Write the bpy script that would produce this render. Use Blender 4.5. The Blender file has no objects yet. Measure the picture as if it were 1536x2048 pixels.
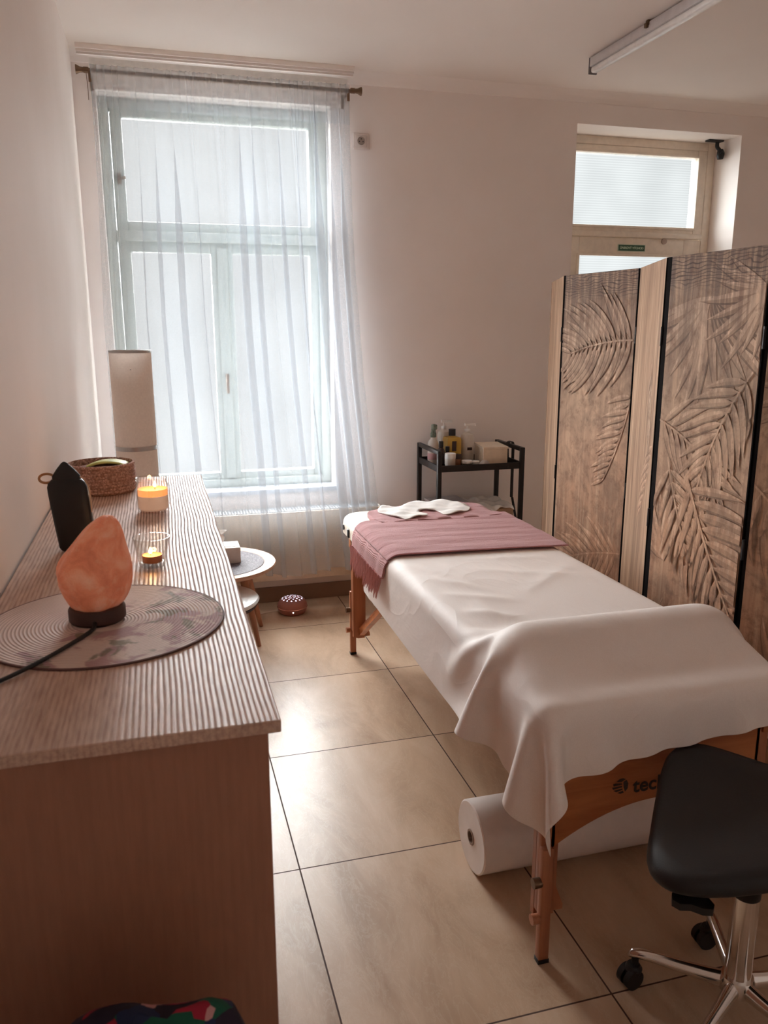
import bpy, bmesh, math, random
import numpy as np
from mathutils import Vector, Matrix

# ------------------------------------------------------------------ camera, world, exposure
SC = bpy.context.scene
COL = SC.collection
PI = math.pi
rng = random.Random(7)

cam_d = bpy.data.cameras.new('camera')
cam = bpy.data.objects.new('camera', cam_d)
COL.objects.link(cam)
cam_d.sensor_fit = 'VERTICAL'
cam_d.sensor_height = 24.0
cam_d.lens = 24.0 * 1604.6 / 2048
cam_d.clip_start = 0.05
cam_d.dof.use_dof = True
cam_d.dof.focus_distance = 3.0
cam_d.dof.aperture_fstop = 7.0
R = Matrix(((0.9630788846869781, -0.26921574258744313, -0.0013949240760355393),
            (0.061264176087749395, 0.21411207928376236, 0.9748860026859926),
            (0.2621559890568506, 0.9389775830379953, -0.222700103174087)))
m4 = Matrix((R[0], R[1], -R[2])).transposed().to_4x4()
m4.translation = (0, 0, 1.445)
cam.matrix_world = m4
SC.camera = cam

SC.view_settings.view_transform = 'Standard'
SC.view_settings.look = 'None'
SC.view_settings.gamma = 1
SC.view_settings.use_curve_mapping = False
SC.view_settings.exposure = 1.54
PANE = 0.39            # glow of the frosted panes themselves
SC.cycles.use_denoising = True
SC.cycles.transparent_max_bounces = 24
SC.cycles.max_bounces = 14
SC.cycles.diffuse_bounces = 8
SC.cycles.caustics_reflective = False
SC.cycles.caustics_refractive = False
SC.cycles.sample_clamp_indirect = 4.0

world = bpy.data.worlds.new('overcast_sky')
SC.world = world
world.use_nodes = True
world.node_tree.nodes['Background'].inputs[0].default_value = (0.95, 0.98, 1.0, 1)
world.node_tree.nodes['Background'].inputs[1].default_value = 0.29

# very soft daylight from the bright yard outside, coming in through the frosted panes
sun_d = bpy.data.lights.new('daylight', 'SUN')
sun_d.energy = 48.0
sun_d.angle = math.radians(88)
sun_d.color = (0.985, 0.985, 1.0)
sun = bpy.data.objects.new('daylight', sun_d)
COL.objects.link(sun)
sun.location = (0.8, 7.0, 3.2)
sun.rotation_euler = Vector((0.52, -1.0, -0.66)).to_track_quat('-Z', 'Y').to_euler()


# ------------------------------------------------------------------ helpers: materials
def S(r, g, b):
    f = lambda c: (c / 255 / 12.92) if c / 255 <= 0.04045 else ((c / 255 + 0.055) / 1.055) ** 2.4
    return (f(r), f(g), f(b), 1.0)


class NT:
    def __init__(self, name):
        self.m = bpy.data.materials.new(name)
        self.m.use_nodes = True
        self.t = self.m.node_tree
        self.b = self.t.nodes['Principled BSDF']
        self.out = self.t.nodes['Material Output']

    def n(self, typ, **kw):
        nd = self.t.nodes.new(typ)
        for k, v in kw.items():
            if k.startswith('i_'):
                nd.inputs[int(k[2:])].default_value = v
            else:
                setattr(nd, k, v)
        return nd

    def l(self, a, b):
        self.t.links.new(a, b)

    def inp(self, **kw):
        for k, v in kw.items():
            self.b.inputs[k.replace('_', ' ')].default_value = v

    def coord(self, scale=(1, 1, 1), rot=(0, 0, 0), loc=(0, 0, 0)):
        tc = self.n('ShaderNodeTexCoord')
        mp = self.n('ShaderNodeMapping')
        mp.inputs['Scale'].default_value = scale
        mp.inputs['Rotation'].default_value = rot
        mp.inputs['Location'].default_value = loc
        self.l(tc.outputs['Object'], mp.inputs['Vector'])
        return mp.outputs['Vector']

    def noise(self, vec, scale, detail=4, rough=0.55, dist=0.0):
        nd = self.n('ShaderNodeTexNoise')
        nd.inputs['Scale'].default_value = scale
        nd.inputs['Detail'].default_value = detail
        nd.inputs['Roughness'].default_value = rough
        nd.inputs['Distortion'].default_value = dist
        self.l(vec, nd.inputs['Vector'])
        return nd.outputs['Fac']

    def ramp(self, fac, stops, interp='LINEAR'):
        r = self.n('ShaderNodeValToRGB')
        cr = r.color_ramp
        cr.interpolation = interp
        while len(cr.elements) < len(stops):
            cr.elements.new(0.5)
        for e, (p, c) in zip(cr.elements, stops):
            e.position = p
            e.color = c
        self.l(fac, r.inputs['Fac'])
        return r.outputs['Color']

    def math(self, op, a, b=None, c=None):
        nd = self.n('ShaderNodeMath', operation=op)
        for i, v in enumerate((a, b, c)):
            if v is None:
                continue
            if isinstance(v, (int, float)):
                nd.inputs[i].default_value = v
            else:
                self.l(v, nd.inputs[i])
        return nd.outputs[0]

    def mix(self, fac, a, b, blend='MIX'):
        nd = self.n('ShaderNodeMix', data_type='RGBA', blend_type=blend)
        for i, v in ((0, fac), (6, a), (7, b)):
            if isinstance(v, (int, float, tuple)):
                nd.inputs[i].default_value = v
            else:
                self.l(v, nd.inputs[i])
        return nd.outputs[2]

    def bump(self, h, strength=0.3, dist=0.01):
        nd = self.n('ShaderNodeBump')
        nd.inputs['Strength'].default_value = strength
        nd.inputs['Distance'].default_value = dist
        self.l(h, nd.inputs['Height'])
        self.l(nd.outputs['Normal'], self.b.inputs['Normal'])

    def color(self, c):
        self.l(c, self.b.inputs['Base Color'])


def plain(name, c, rough=0.5, metal=0.0, vary=0.06, scale=30, bump=0.0, **kw):
    """a plain surface with a faint mottling of its own"""
    n = NT(name)
    v = n.coord()
    f = n.noise(v, scale, 3)
    d = tuple(x * (1 - vary) for x in c[:3]) + (1,)
    u = tuple(min(1, x * (1 + vary)) for x in c[:3]) + (1,)
    n.color(n.ramp(f, [(0.3, d), (0.7, u)]))
    n.inp(Roughness=rough, Metallic=metal)
    for k, val in kw.items():
        n.b.inputs[k.replace('_', ' ')].default_value = val
    if bump:
        n.bump(f, bump, 0.002)
    return n.m


# ------------------------------------------------------------------ helpers: meshes
def bm_new():
    return bmesh.new()


def box(bm, x0, x1, y0, y1, z0, z1, bev=0.0, seg=2, mi=0, mat=None):
    r = bmesh.ops.create_cube(bm, size=1.0)
    vs = r['verts']
    for v in vs:
        v.co = Vector(((x0 + x1) / 2 + v.co.x * (x1 - x0), (y0 + y1) / 2 + v.co.y * (y1 - y0), (z0 + z1) / 2 + v.co.z * (z1 - z0)))
    fs = {f for v in vs for f in v.link_faces}
    for f in fs:
        f.material_index = mi
    if mat is not None:
        for v in vs:
            v.co = mat @ v.co
    if bev > 0:
        es = list({e for v in vs for e in v.link_edges})
        r2 = bmesh.ops.bevel(bm, geom=es, offset=bev, offset_type='OFFSET', segments=seg, profile=0.5, affect='EDGES', clamp_overlap=True)
        for f in r2['faces']:
            f.material_index = mi


def obox(bm, c, ax, ay, az, hx, hy, hz, bev=0.0, mi=0):
    """box with its own axes"""
    ax, ay, az = Vector(ax).normalized(), Vector(ay).normalized(), Vector(az).normalized()
    m = Matrix((ax, ay, az)).transposed().to_4x4()
    m.translation = Vector(c)
    box(bm, -hx, hx, -hy, hy, -hz, hz, bev, 2, mi, m)


def beam(bm, p0, p1, w, t, up=(0, 0, 1), bev=0.0):
    p0, p1 = Vector(p0), Vector(p1)
    d = (p1 - p0)
    a = d.normalized()
    s = a.cross(Vector(up)).normalized()
    u = s.cross(a)
    obox(bm, (p0 + p1) / 2, a, s, u, d.length / 2, w / 2, t / 2, bev)


def ring_pts(c, ax, r, n, up=None):
    ax = Vector(ax).normalized()
    t = Vector((0, 0, 1)) if abs(ax.z) < 0.9 else Vector((1, 0, 0))
    if up is not None:
        t = Vector(up)
    s = ax.cross(t).normalized()
    u = s.cross(ax).normalized()
    return [Vector(c) + s * (r * math.cos(2 * PI * k / n)) + u * (r * math.sin(2 * PI * k / n)) for k in range(n)]


def skin_rings(bm, rings, cap=True, mi=0, closed=False):
    vr = [[bm.verts.new(p) for p in r] for r in rings]
    n = len(vr[0])
    m = len(vr)
    for i in range(m if closed else m - 1):
        a, b = vr[i], vr[(i + 1) % m]
        for k in range(n):
            f = bm.faces.new((a[k], a[(k + 1) % n], b[(k + 1) % n], b[k]))
            f.material_index = mi
    if cap and not closed:
        bm.faces.new(list(reversed(vr[0]))).material_index = mi
        bm.faces.new(vr[-1]).material_index = mi


def cyl(bm, p0, p1, r0, r1=None, n=24, mi=0):
    r1 = r0 if r1 is None else r1
    ax = Vector(p1) - Vector(p0)
    skin_rings(bm, [ring_pts(p0, ax, r0, n), ring_pts(p1, ax, r1, n)], True, mi)


def tube(bm, pts, r, n=10, cap=True, mi=0):
    pts = [Vector(p) for p in pts]
    rings = []
    up = None
    for i, p in enumerate(pts):
        d = (pts[min(i + 1, len(pts) - 1)] - pts[max(i - 1, 0)]).normalized()
        if up is None:
            up = Vector((0, 0, 1)) if abs(d.z) < 0.9 else Vector((1, 0, 0))
        s = d.cross(up).normalized()
        u = s.cross(d).normalized()
        up = u
        rr = r[i] if isinstance(r, (list, tuple)) else r
        rings.append([p + s * (rr * math.cos(2 * PI * k / n)) + u * (rr * math.sin(2 * PI * k / n)) for k in range(n)])
    skin_rings(bm, rings, cap, mi)


def smooth_path(pts, sub=8):
    pts = [Vector(p) for p in pts]
    out = []
    for i in range(len(pts) - 1):
        p0, p1, p2, p3 = pts[max(i - 1, 0)], pts[i], pts[i + 1], pts[min(i + 2, len(pts) - 1)]
        for k in range(sub):
            t = k / sub
            out.append(0.5 * ((2 * p1) + (p2 - p0) * t + (2 * p0 - 5 * p1 + 4 * p2 - p3) * t * t + (3 * p1 - p0 - 3 * p2 + p3) * t ** 3))
    out.append(pts[-1])
    return out


def lathe(bm, prof, c=(0, 0, 0), n=32, mi=0, cap=True, sx=1.0, sy=1.0, rot=0.0):
    c = Vector(c)
    rings = [[c + Vector((sx * r * math.cos(2 * PI * k / n + rot), sy * r * math.sin(2 * PI * k / n + rot), z)) for k in range(n)] for r, z in prof]
    skin_rings(bm, rings, cap, mi)


def prism(bm, poly, z0, z1, mi=0, bev=0.0):
    a = [bm.verts.new((x, y, z0)) for x, y in poly]
    b = [bm.verts.new((x, y, z1)) for x, y in poly]
    n = len(poly)
    bm.faces.new(list(reversed(a))).material_index = mi
    bm.faces.new(b).material_index = mi
    for k in range(n):
        bm.faces.new((a[k], a[(k + 1) % n], b[(k + 1) % n], b[k])).material_index = mi
    if bev:
        es = [e for e in bm.edges if (e.verts[0] in b and e.verts[1] in b)]
        bmesh.ops.bevel(bm, geom=es, offset=bev, segments=3, profile=0.5, affect='EDGES')


def plate(bm, poly3, thick):
    """a polygon in space, extruded along its normal"""
    P = [Vector(p) for p in poly3]
    nrm = Vector((0, 0, 0))
    for i in range(len(P)):
        nrm += P[i].cross(P[(i + 1) % len(P)])
    nrm.normalize()
    a = [bm.verts.new(p) for p in P]
    b = [bm.verts.new(p + nrm * thick) for p in P]
    bm.faces.new(list(reversed(a)))
    bm.faces.new(b)
    for k in range(len(P)):
        bm.faces.new((a[k], a[(k + 1) % len(P)], b[(k + 1) % len(P)], b[k]))


def obj(name, bm, mats, parent=None, angle=35, origin=None, smooth=True):
    """link a bmesh as ONE mesh object; coordinates in bm are world coordinates"""
    bmesh.ops.recalc_face_normals(bm, faces=bm.faces[:])
    if parent is not None:
        off = Vector(parent['at'])
    elif origin is not None:
        off = Vector(origin)
    else:
        off = Vector((0, 0, 0))
    for v in bm.verts:
        v.co -= off
    me = bpy.data.meshes.new(name)
    bm.to_mesh(me)
    bm.free()
    for m in (mats if isinstance(mats, (list, tuple)) else [mats]):
        me.materials.append(m)
    if smooth:
        me.polygons.foreach_set('use_smooth', [True] * len(me.polygons))
        me.set_sharp_from_angle(angle=math.radians(angle))
    o = bpy.data.objects.new(name, me)
    COL.objects.link(o)
    if parent is not None:
        o.parent = parent
        o['at'] = list(parent['at'])
    else:
        o.location = off
        o['at'] = list(off)
    return o


def thing(name, label, cat, at, group=None):
    o = bpy.data.objects.new(name, None)
    COL.objects.link(o)
    o.empty_display_size = 0.1
    o.location = at
    o['at'] = list(at)
    return tag(o, label, cat, group)


def tag(o, label, cat, group=None, kind=None):
    o['label'] = label
    o['category'] = cat
    if group:
        o['group'] = group
    if kind:
        o['kind'] = kind
    return o


def struct(name, bm, m, parent=None, smooth=False):
    o = obj(name, bm, m, parent, smooth=smooth)
    if parent is None:
        o['kind'] = 'structure'
    return o


def mod_subsurf(o, lv=1):
    s = o.modifiers.new('subdivision', 'SUBSURF')
    s.levels = s.render_levels = lv
    return o


def grid_bm(P):
    bm = bmesh.new()
    a, b, _ = P.shape
    vs = [[bm.verts.new(P[i, j]) for j in range(b)] for i in range(a)]
    for i in range(a - 1):
        for j in range(b - 1):
            bm.faces.new((vs[i][j], vs[i][j + 1], vs[i + 1][j + 1], vs[i + 1][j]))
    return bm


# ------------------------------------------------------------------ materials
def make_wall():
    n = NT('wall_paint')
    v = n.coord()
    f = n.noise(v, 3.0, 3)
    g = n.noise(v, 220, 2)
    n.color(n.ramp(f, [(0.3, S(235, 225, 219)), (0.7, S(239, 230, 225))]))
    n.inp(Roughness=0.85)
    n.bump(g, 0.08, 0.002)
    return n.m


def make_ceiling():
    n = NT('ceiling_paint')
    v = n.coord()
    n.color(n.ramp(n.noise(v, 2.0, 2), [(0.3, S(240, 231, 225)), (0.7, S(243, 235, 229))]))
    n.inp(Roughness=0.9)
    return n.m


def make_floor():
    n = NT('floor_tile')
    v = n.coord()
    sep = n.n('ShaderNodeSeparateXYZ')
    n.l(v, sep.inputs[0])
    PX, PY, OX, OY = 0.5965, 0.6068, 0.891, 3.132

    def cell(s, p, o):
        q = n.math('DIVIDE', n.math('ADD', s, 60 * p - o), p)
        fr = n.math('FRACT', q)
        d = n.math('MINIMUM', fr, n.math('SUBTRACT', 1.0, fr))
        return n.math('MULTIPLY', d, p), n.math('FLOOR', q)
    dx, cx = cell(sep.outputs[0], PX, OX)
    dy, cy = cell(sep.outputs[1], PY, OY)
    d = n.math('MINIMUM', dx, dy)
    joint = n.math('LESS_THAN', d, 0.0021)
    comb = n.n('ShaderNodeCombineXYZ')
    n.l(cx, comb.inputs[0])
    n.l(cy, comb.inputs[1])
    wn = n.n('ShaderNodeTexWhiteNoise', noise_dimensions='3D')
    n.l(comb.outputs[0], wn.inputs['Vector'])
    va = n.n('ShaderNodeVectorMath', operation='MULTIPLY_ADD')
    n.l(wn.outputs['Color'], va.inputs[0])
    va.inputs[1].default_value = (7, 7, 7)
    n.l(v, va.inputs[2])
    mp = n.n('ShaderNodeMapping')
    mp.inputs['Scale'].default_value = (3.2, 1.1, 1)
    mp.inputs['Rotation'].default_value = (0, 0, 0.25)
    n.l(va.outputs[0], mp.inputs['Vector'])
    f = n.noise(mp.outputs[0], 1.6, 6, 0.6, 0.8)
    veins = n.noise(mp.outputs[0], 5.5, 5, 0.7, 1.6)
    base = n.ramp(f, [(0.3, S(170, 141, 115)), (0.5, S(197, 168, 141)), (0.72, S(214, 188, 163))])
    vein = n.ramp(veins, [(0.47, (0, 0, 0, 1)), (0.5, (1, 1, 1, 1)), (0.53, (0, 0, 0, 1))])
    fac = n.math('MULTIPLY', vein, 0.22)
    c = n.mix(fac, base, S(214, 196, 174))
    c = n.mix(joint, c, S(74, 50, 38))
    n.color(c)
    n.l(n.math('MULTIPLY_ADD', joint, 0.5, n.math('MULTIPLY_ADD', f, 0.16, 0.24)), n.b.inputs['Roughness'])
    n.bump(n.math('SUBTRACT', 1.0, joint), 0.35, 0.002)
    return n.m


def make_grain(name, light, dark, along='Y', scale=30.0, contrast=1.0, rough=0.4, gloss=False):
    """long wavy wood stripes"""
    n = NT(name)
    v = n.coord()
    st = {'Y': (1, 0.22, 1), 'Z': (1, 1, 0.10), 'X': (0.10, 1, 1)}[along]
    mp = n.n('ShaderNodeMapping')
    mp.inputs['Scale'].default_value = st
    n.l(v, mp.inputs['Vector'])
    w = n.n('ShaderNodeTexWave', wave_type='BANDS', bands_direction='X' if along != 'X' else 'Y')
    w.inputs['Scale'].default_value = scale
    w.inputs['Distortion'].default_value = 7.0
    w.inputs['Detail'].default_value = 2.0
    w.inputs['Detail Scale'].default_value = 0.28
    w.inputs['Detail Roughness'].default_value = 0.5
    n.l(mp.outputs[0], w.inputs['Vector'])
    mp2 = n.n('ShaderNodeMapping')
    mp2.inputs['Scale'].default_value = tuple(1.0 if s == 1 else 0.12 for s in st)
    n.l(v, mp2.inputs['Vector'])
    patch = n.noise(mp2.outputs[0], 7.0, 2)
    fine = n.noise(mp2.outputs[0], 160.0, 3)
    mid = tuple(a * 0.66 + b * 0.34 for a, b in zip(light[:3], dark[:3])) + (1,)
    stripes = n.ramp(w.outputs['Fac'], [(0.12, dark), (0.62, light)])
    amt = n.ramp(patch, [(0.34, (0.30 * contrast,) * 3 + (1,)), (0.62, (contrast,) * 3 + (1,))])
    if gloss:
        # grazing sheen painted in: stripe contrast raised towards the front edge and far half
        sp_ = n.n('ShaderNodeSeparateXYZ'); n.l(v, sp_.inputs[0])
        mr1 = n.n('ShaderNodeMapRange', interpolation_type='SMOOTHSTEP'); n.l(sp_.outputs[1], mr1.inputs[0])
        for q_, val in ((1, -0.75), (2, 0.05), (3, 0.22), (4, 1.0)):
            mr1.inputs[q_].default_value = val
        mr2 = n.n('ShaderNodeMapRange', interpolation_type='SMOOTHSTEP'); n.l(sp_.outputs[0], mr2.inputs[0])
        for q_, val in ((1, -0.16), (2, 0.10), (3, 0.35), (4, 1.0)):
            mr2.inputs[q_].default_value = val
        amt = n.math('MULTIPLY', amt, n.math('MULTIPLY', mr1.outputs[0], mr2.outputs[0]))
    c = n.mix(amt, mid, stripes)
    c = n.mix(0.25, c, n.ramp(fine, [(0.35, dark), (0.65, light)]))
    n.color(c)
    if gloss:
        # the open grain is matt, the ridges between are satin
        rg = n.ramp(w.outputs['Fac'], [(0.15, (0.75,) * 3 + (1,)), (0.6, (rough,) * 3 + (1,))])
        n.l(rg, n.b.inputs['Roughness'])
        n.inp(Specular_IOR_Level=0.32)
        n.bump(w.outputs['Fac'], 0.08, 0.001)
    else:
        n.inp(Roughness=rough)
        n.bump(w.outputs['Fac'], 0.05, 0.001)
    return n.m


def make_wood(name, light, dark, along='Z', rough=0.38):
    n = NT(name)
    sc = {'Z': (18, 18, 1.6), 'Y': (18, 1.6, 18), 'X': (1.6, 18, 18)}[along]
    v = n.coord(sc)
    f = n.noise(v, 1.5, 5, 0.6, 0.6)
    n.color(n.ramp(f, [(0.3, dark), (0.7, light)]))
    n.inp(Roughness=rough)
    return n.m


def make_pane(name, tint, strength, lines=470.0, own=0.35):
    """frosted ribbed glass lit from behind by the overcast sky"""
    n = NT(name)
    v = n.coord()
    sep = n.n('ShaderNodeSeparateXYZ')
    n.l(v, sep.inputs[0])
    s = n.math('SINE', n.math('MULTIPLY', sep.outputs[2], lines))
    blot = n.noise(v, 2.2, 2)
    k = n.math('MULTIPLY_ADD', s, 0.08, n.math('MULTIPLY_ADD', blot, 0.6, 0.6))
    em = n.n('ShaderNodeEmission')
    em.inputs['Color'].default_value = tint
    n.l(n.math('MULTIPLY', k, strength), em.inputs['Strength'])
    tr = n.n('ShaderNodeBsdfTransparent')
    tr.inputs[0].default_value = tint
    mx = n.n('ShaderNodeMixShader')
    mx.inputs[0].default_value = own
    n.l(tr.outputs[0], mx.inputs[1])
    n.l(em.outputs[0], mx.inputs[2])
    n.l(mx.outputs[0], n.out.inputs['Surface'])
    return n.m


def make_sheer(name, opacity=0.42, TLF=0.72):
    n = NT(name)
    tr = n.n('ShaderNodeBsdfTransparent')
    tl = n.n('ShaderNodeBsdfTranslucent')
    df = n.n('ShaderNodeBsdfDiffuse')
    v = n.coord()
    f = n.noise(v, 900, 2)
    c = n.ramp(f, [(0.3, S(192, 199, 207)), (0.7, S(206, 212, 219))])
    n.l(c, tl.inputs['Color'])
    n.l(c, df.inputs['Color'])
    a = n.n('ShaderNodeMixShader')
    a.inputs[0].default_value = TLF
    n.l(tl.outputs[0], a.inputs[1])
    n.l(df.outputs[0], a.inputs[2])
    b = n.n('ShaderNodeMixShader')
    b.inputs[0].default_value = opacity
    n.l(tr.outputs[0], b.inputs[1])
    n.l(a.outputs[0], b.inputs[2])
    n.l(b.outputs[0], n.out.inputs['Surface'])
    return n.m


def make_clear(name, tint=(0.97, 0.97, 0.96, 1), gloss=0.12):
    """thin clear glass or plastic"""
    n = NT(name)
    tr = n.n('ShaderNodeBsdfTransparent')
    tr.inputs[0].default_value = tint
    gl = n.n('ShaderNodeBsdfGlossy')
    gl.inputs['Roughness'].default_value = 0.05
    lw = n.n('ShaderNodeLayerWeight')
    lw.inputs['Blend'].default_value = 0.5
    f = n.math('MULTIPLY_ADD', n.math('POWER', lw.outputs['Facing'], 2.2), 0.6, gloss * 0.25)
    mx = n.n('ShaderNodeMixShader')
    n.l(f, mx.inputs[0])
    n.l(tr.outputs[0], mx.inputs[1])
    n.l(gl.outputs[0], mx.inputs[2])
    n.l(mx.outputs[0], n.out.inputs['Surface'])
    return n.m


def emit(name, c, s):
    n = NT(name)
    em = n.n('ShaderNodeEmission')
    em.inputs[0].default_value = c
    em.inputs[1].default_value = s
    n.l(em.outputs[0], n.out.inputs['Surface'])
    return n.m


WALL = make_wall()
CEIL = make_ceiling()
FLOOR = make_floor()
SKIRT = plain('skirting_tile', S(140, 112, 94), 0.4, vary=0.12, scale=6)
FRAME_W = plain('window_paint', S(178, 184, 178), 0.5)
FRAME_D = plain('door_paint', S(234, 222, 206), 0.45)
SILLM = plain('sill_white', S(196, 200, 206), 0.4)
PANE_M = make_pane('frosted_pane', (0.975, 0.99, 0.985, 1), PANE)
PANE_D = make_pane('frosted_pane_door', (0.95, 0.985, 0.985, 1), PANE * 0.85, own=0.65)
GRAIN_TOP = make_grain('dresser_veneer_top', S(228, 196, 176), S(108, 70, 57), 'Y', 44.0, 1.0, 0.40, True)
GRAIN_SIDE = make_grain('dresser_veneer_side', S(170, 120, 96), S(144, 98, 77), 'Z', 26.0, 0.16, 0.5)
BEECH = make_wood('beech_wood', S(182, 118, 84), S(150, 90, 62), 'Z')
BEECHX = make_wood('beech_wood_across', S(196, 122, 74), S(160, 90, 50), 'X')
OAK = make_wood('pale_oak', S(200, 162, 134), S(176, 134, 106), 'X')
OAKLEG = make_wood('oak_leg', S(176, 122, 92), S(140, 92, 68), 'Z')
BLACK = plain('black_metal', S(34, 31, 32), 0.42, 0.3)
BLACKP = plain('black_plastic', S(22, 20, 21), 0.5)
BLACKV = plain('black_vinyl', S(22, 19, 21), 0.55, bump=0.15, scale=300)
CHROME = plain('chrome', S(226, 222, 218), 0.12, 1.0, vary=0.02)
STEEL = plain('brushed_steel', S(170, 165, 160), 0.35, 1.0)
BRASS = plain('aged_bronze', S(116, 92, 72), 0.4, 0.7)
WHITE = plain('white_plastic', S(236, 232, 228), 0.4)
WHITEM = plain('white_enamel', S(232, 226, 216), 0.35)
CREAM = plain('cream_leatherette', S(240, 230, 214), 0.42, bump=0.1, scale=400)
PAPER = plain('white_paper', S(238, 234, 230), 0.8)

# ------------------------------------------------------------------ the room
W = 4.155       # inner face of the window wall
XL, XR, YB, ZC = -0.285, 4.2, -1.1, 2.655
WIN = (-0.19, 0.89, 0.62, 2.50)
DOOR = (2.227, 3.257, 0.0, 2.504)
TH = 0.42

bm = bm_new(); box(bm, XL - 0.3, XR + 0.3, YB - 0.3, W + TH, -0.12, 0.0); struct('floor', bm, FLOOR)
bm = bm_new(); box(bm, XL - 0.3, XR + 0.3, YB - 0.3, W + TH, ZC, ZC + 0.15); struct('ceiling', bm, CEIL)
bm = bm_new(); box(bm, XL - 0.3, XL, YB - 0.3, W + TH, 0, ZC); struct('wall_left', bm, WALL)
bm = bm_new(); box(bm, XR, XR + 0.3, YB - 0.3, W + TH, 0, ZC); struct('wall_right', bm, WALL)
bm = bm_new(); box(bm, XL, XR, YB - 0.3, YB, 0, ZC); struct('wall_front', bm, WALL)


def wall_with_openings(name, x0, x1, y0, y1, z0, z1, holes, m):
    xs = sorted({x0, x1, *[h[0] for h in holes], *[h[1] for h in holes]})
    zs = sorted({z0, z1, *[h[2] for h in holes], *[h[3] for h in holes]})
    solid = lambda i, k: 0 <= i < len(xs) - 1 and 0 <= k < len(zs) - 1 and not any(
        h[0] - 1e-6 <= xs[i] and xs[i + 1] <= h[1] + 1e-6 and h[2] - 1e-6 <= zs[k] and zs[k + 1] <= h[3] + 1e-6 for h in holes)
    b = bm_new()
    vc = {}
    def V(x, y, z):
        key = (round(x, 5), round(y, 5), round(z, 5))
        if key not in vc:
            vc[key] = b.verts.new((x, y, z))
        return vc[key]
    for i in range(len(xs) - 1):
        for k in range(len(zs) - 1):
            if not solid(i, k):
                continue
            a, c, e, g = xs[i], xs[i + 1], zs[k], zs[k + 1]
            b.faces.new((V(a, y0, e), V(c, y0, e), V(c, y0, g), V(a, y0, g)))
            b.faces.new((V(c, y1, e), V(a, y1, e), V(a, y1, g), V(c, y1, g)))
            if not solid(i - 1, k): b.faces.new((V(a, y1, e), V(a, y0, e), V(a, y0, g), V(a, y1, g)))
            if not solid(i + 1, k): b.faces.new((V(c, y0, e), V(c, y1, e), V(c, y1, g), V(c, y0, g)))
            if not solid(i, k - 1): b.faces.new((V(a, y1, e), V(c, y1, e), V(c, y0, e), V(a, y0, e)))
            if not solid(i, k + 1): b.faces.new((V(a, y0, g), V(c, y0, g), V(c, y1, g), V(a, y1, g)))
    return struct(name, b, m)


wall_with_openings('wall_back', XL, XR, W, W + TH, 0, ZC, [WIN, DOOR], WALL)

# skirting tiles
bm = bm_new(); box(bm, XL, DOOR[0], W - 0.011, W, 0, 0.085, 0.002)
box(bm, DOOR[1], XR, W - 0.011, W, 0, 0.085, 0.002); struct('baseboard_back', bm, SKIRT)
bm = bm_new(); box(bm, XL, XL + 0.003, YB, W - 0.011, 0, 0.085); struct('baseboard_left', bm, SKIRT)
bm = bm_new(); box(bm, XR - 0.011, XR, YB, W - 0.011, 0, 0.085, 0.002); struct('baseboard_right', bm, SKIRT)

# plaster cove along the top of the window wall
bm = bm_new()
prof = [(0.0, -0.05), (0.006, -0.048), (0.012, -0.03), (0.03, -0.012), (0.05, -0.005), (0.055, 0.0), (0.0, 0.0)]
skin_rings(bm, [[Vector((x, W - d, ZC + z)) for d, z in prof] for x in (XL, XR)])
struct('trim_1', bm, CEIL, smooth=True)

# ------------------------------------------------------------------ window behind the curtain
fy = W + 0.13
bm = bm_new()


def frame_rect(bm, x0, x1, z0, z1, w, y0, y1, bev=0.004, bottom=None, top=None):
    bt = w if bottom is None else bottom
    tp = w if top is None else top
    box(bm, x0, x0 + w, y0, y1, z0, z1, bev)
    box(bm, x1 - w, x1, y0, y1, z0, z1, bev)
    box(bm, x0 + w, x1 - w, y0, y1, z0, z0 + bt, bev)
    box(bm, x0 + w, x1 - w, y0, y1, z1 - tp, z1, bev)


frame_rect(bm, WIN[0], WIN[1], WIN[2], WIN[3], 0.045, fy - 0.02, fy + 0.09)
box(bm, WIN[0] + 0.045, WIN[1] - 0.045, fy - 0.035, fy + 0.09, 1.862, 1.908, 0.006)
win = struct('window_1', bm, FRAME_W, smooth=True)
bm = bm_new(); frame_rect(bm, -0.14, 0.855, 1.905, 2.465, 0.05, fy + 0.0, fy + 0.06, top=0.042); struct('sash', bm, FRAME_W, win, True)
bm = bm_new(); frame_rect(bm, -0.14, 0.352, 0.65, 1.865, 0.055, fy, fy + 0.06, bottom=0.05, top=0.05); struct('sash', bm, FRAME_W, win, True)
bm = bm_new(); frame_rect(bm, 0.35, 0.855, 0.65, 1.865, 0.055, fy, fy + 0.06, bottom=0.05, top=0.05)
box(bm, 0.325, 0.375, fy - 0.014, fy, 0.67, 1.84, 0.004); struct('sash', bm, FRAME_W, win, True)
for x0, x1, z0, z1 in ((-0.095, 0.815, 1.945, 2.43), (-0.09, 0.305, 0.69, 1.825), (0.395, 0.81, 0.69, 1.825)):
    bm = bm_new(); box(bm, x0, x1, fy + 0.03, fy + 0.036, z0, z1); struct('pane', bm, PANE_M, win)
bm = bm_new()
cyl(bm, (0.35, fy - 0.014, 1.21), (0.35, fy - 0.05, 1.21), 0.009)
box(bm, 0.343, 0.357, fy - 0.055, fy - 0.04, 1.12, 1.22, 0.004); struct('handle', bm, BRASS, win, True)
bm = bm_new(); box(bm, -0.125, -0.105, fy - 0.02, fy, 2.12, 2.17, 0.004); cyl(bm, (-0.115, fy - 0.02, 2.145), (-0.09, fy - 0.045, 2.145), 0.007)
struct('latch', bm, BRASS, win, True)
bm = bm_new(); box(bm, WIN[0], WIN[1] + 0.02, W - 0.015, fy - 0.02, WIN[2] - 0.022, WIN[2] + 0.004, 0.004); struct('window_sill', bm, SILLM, win, True)

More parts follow.
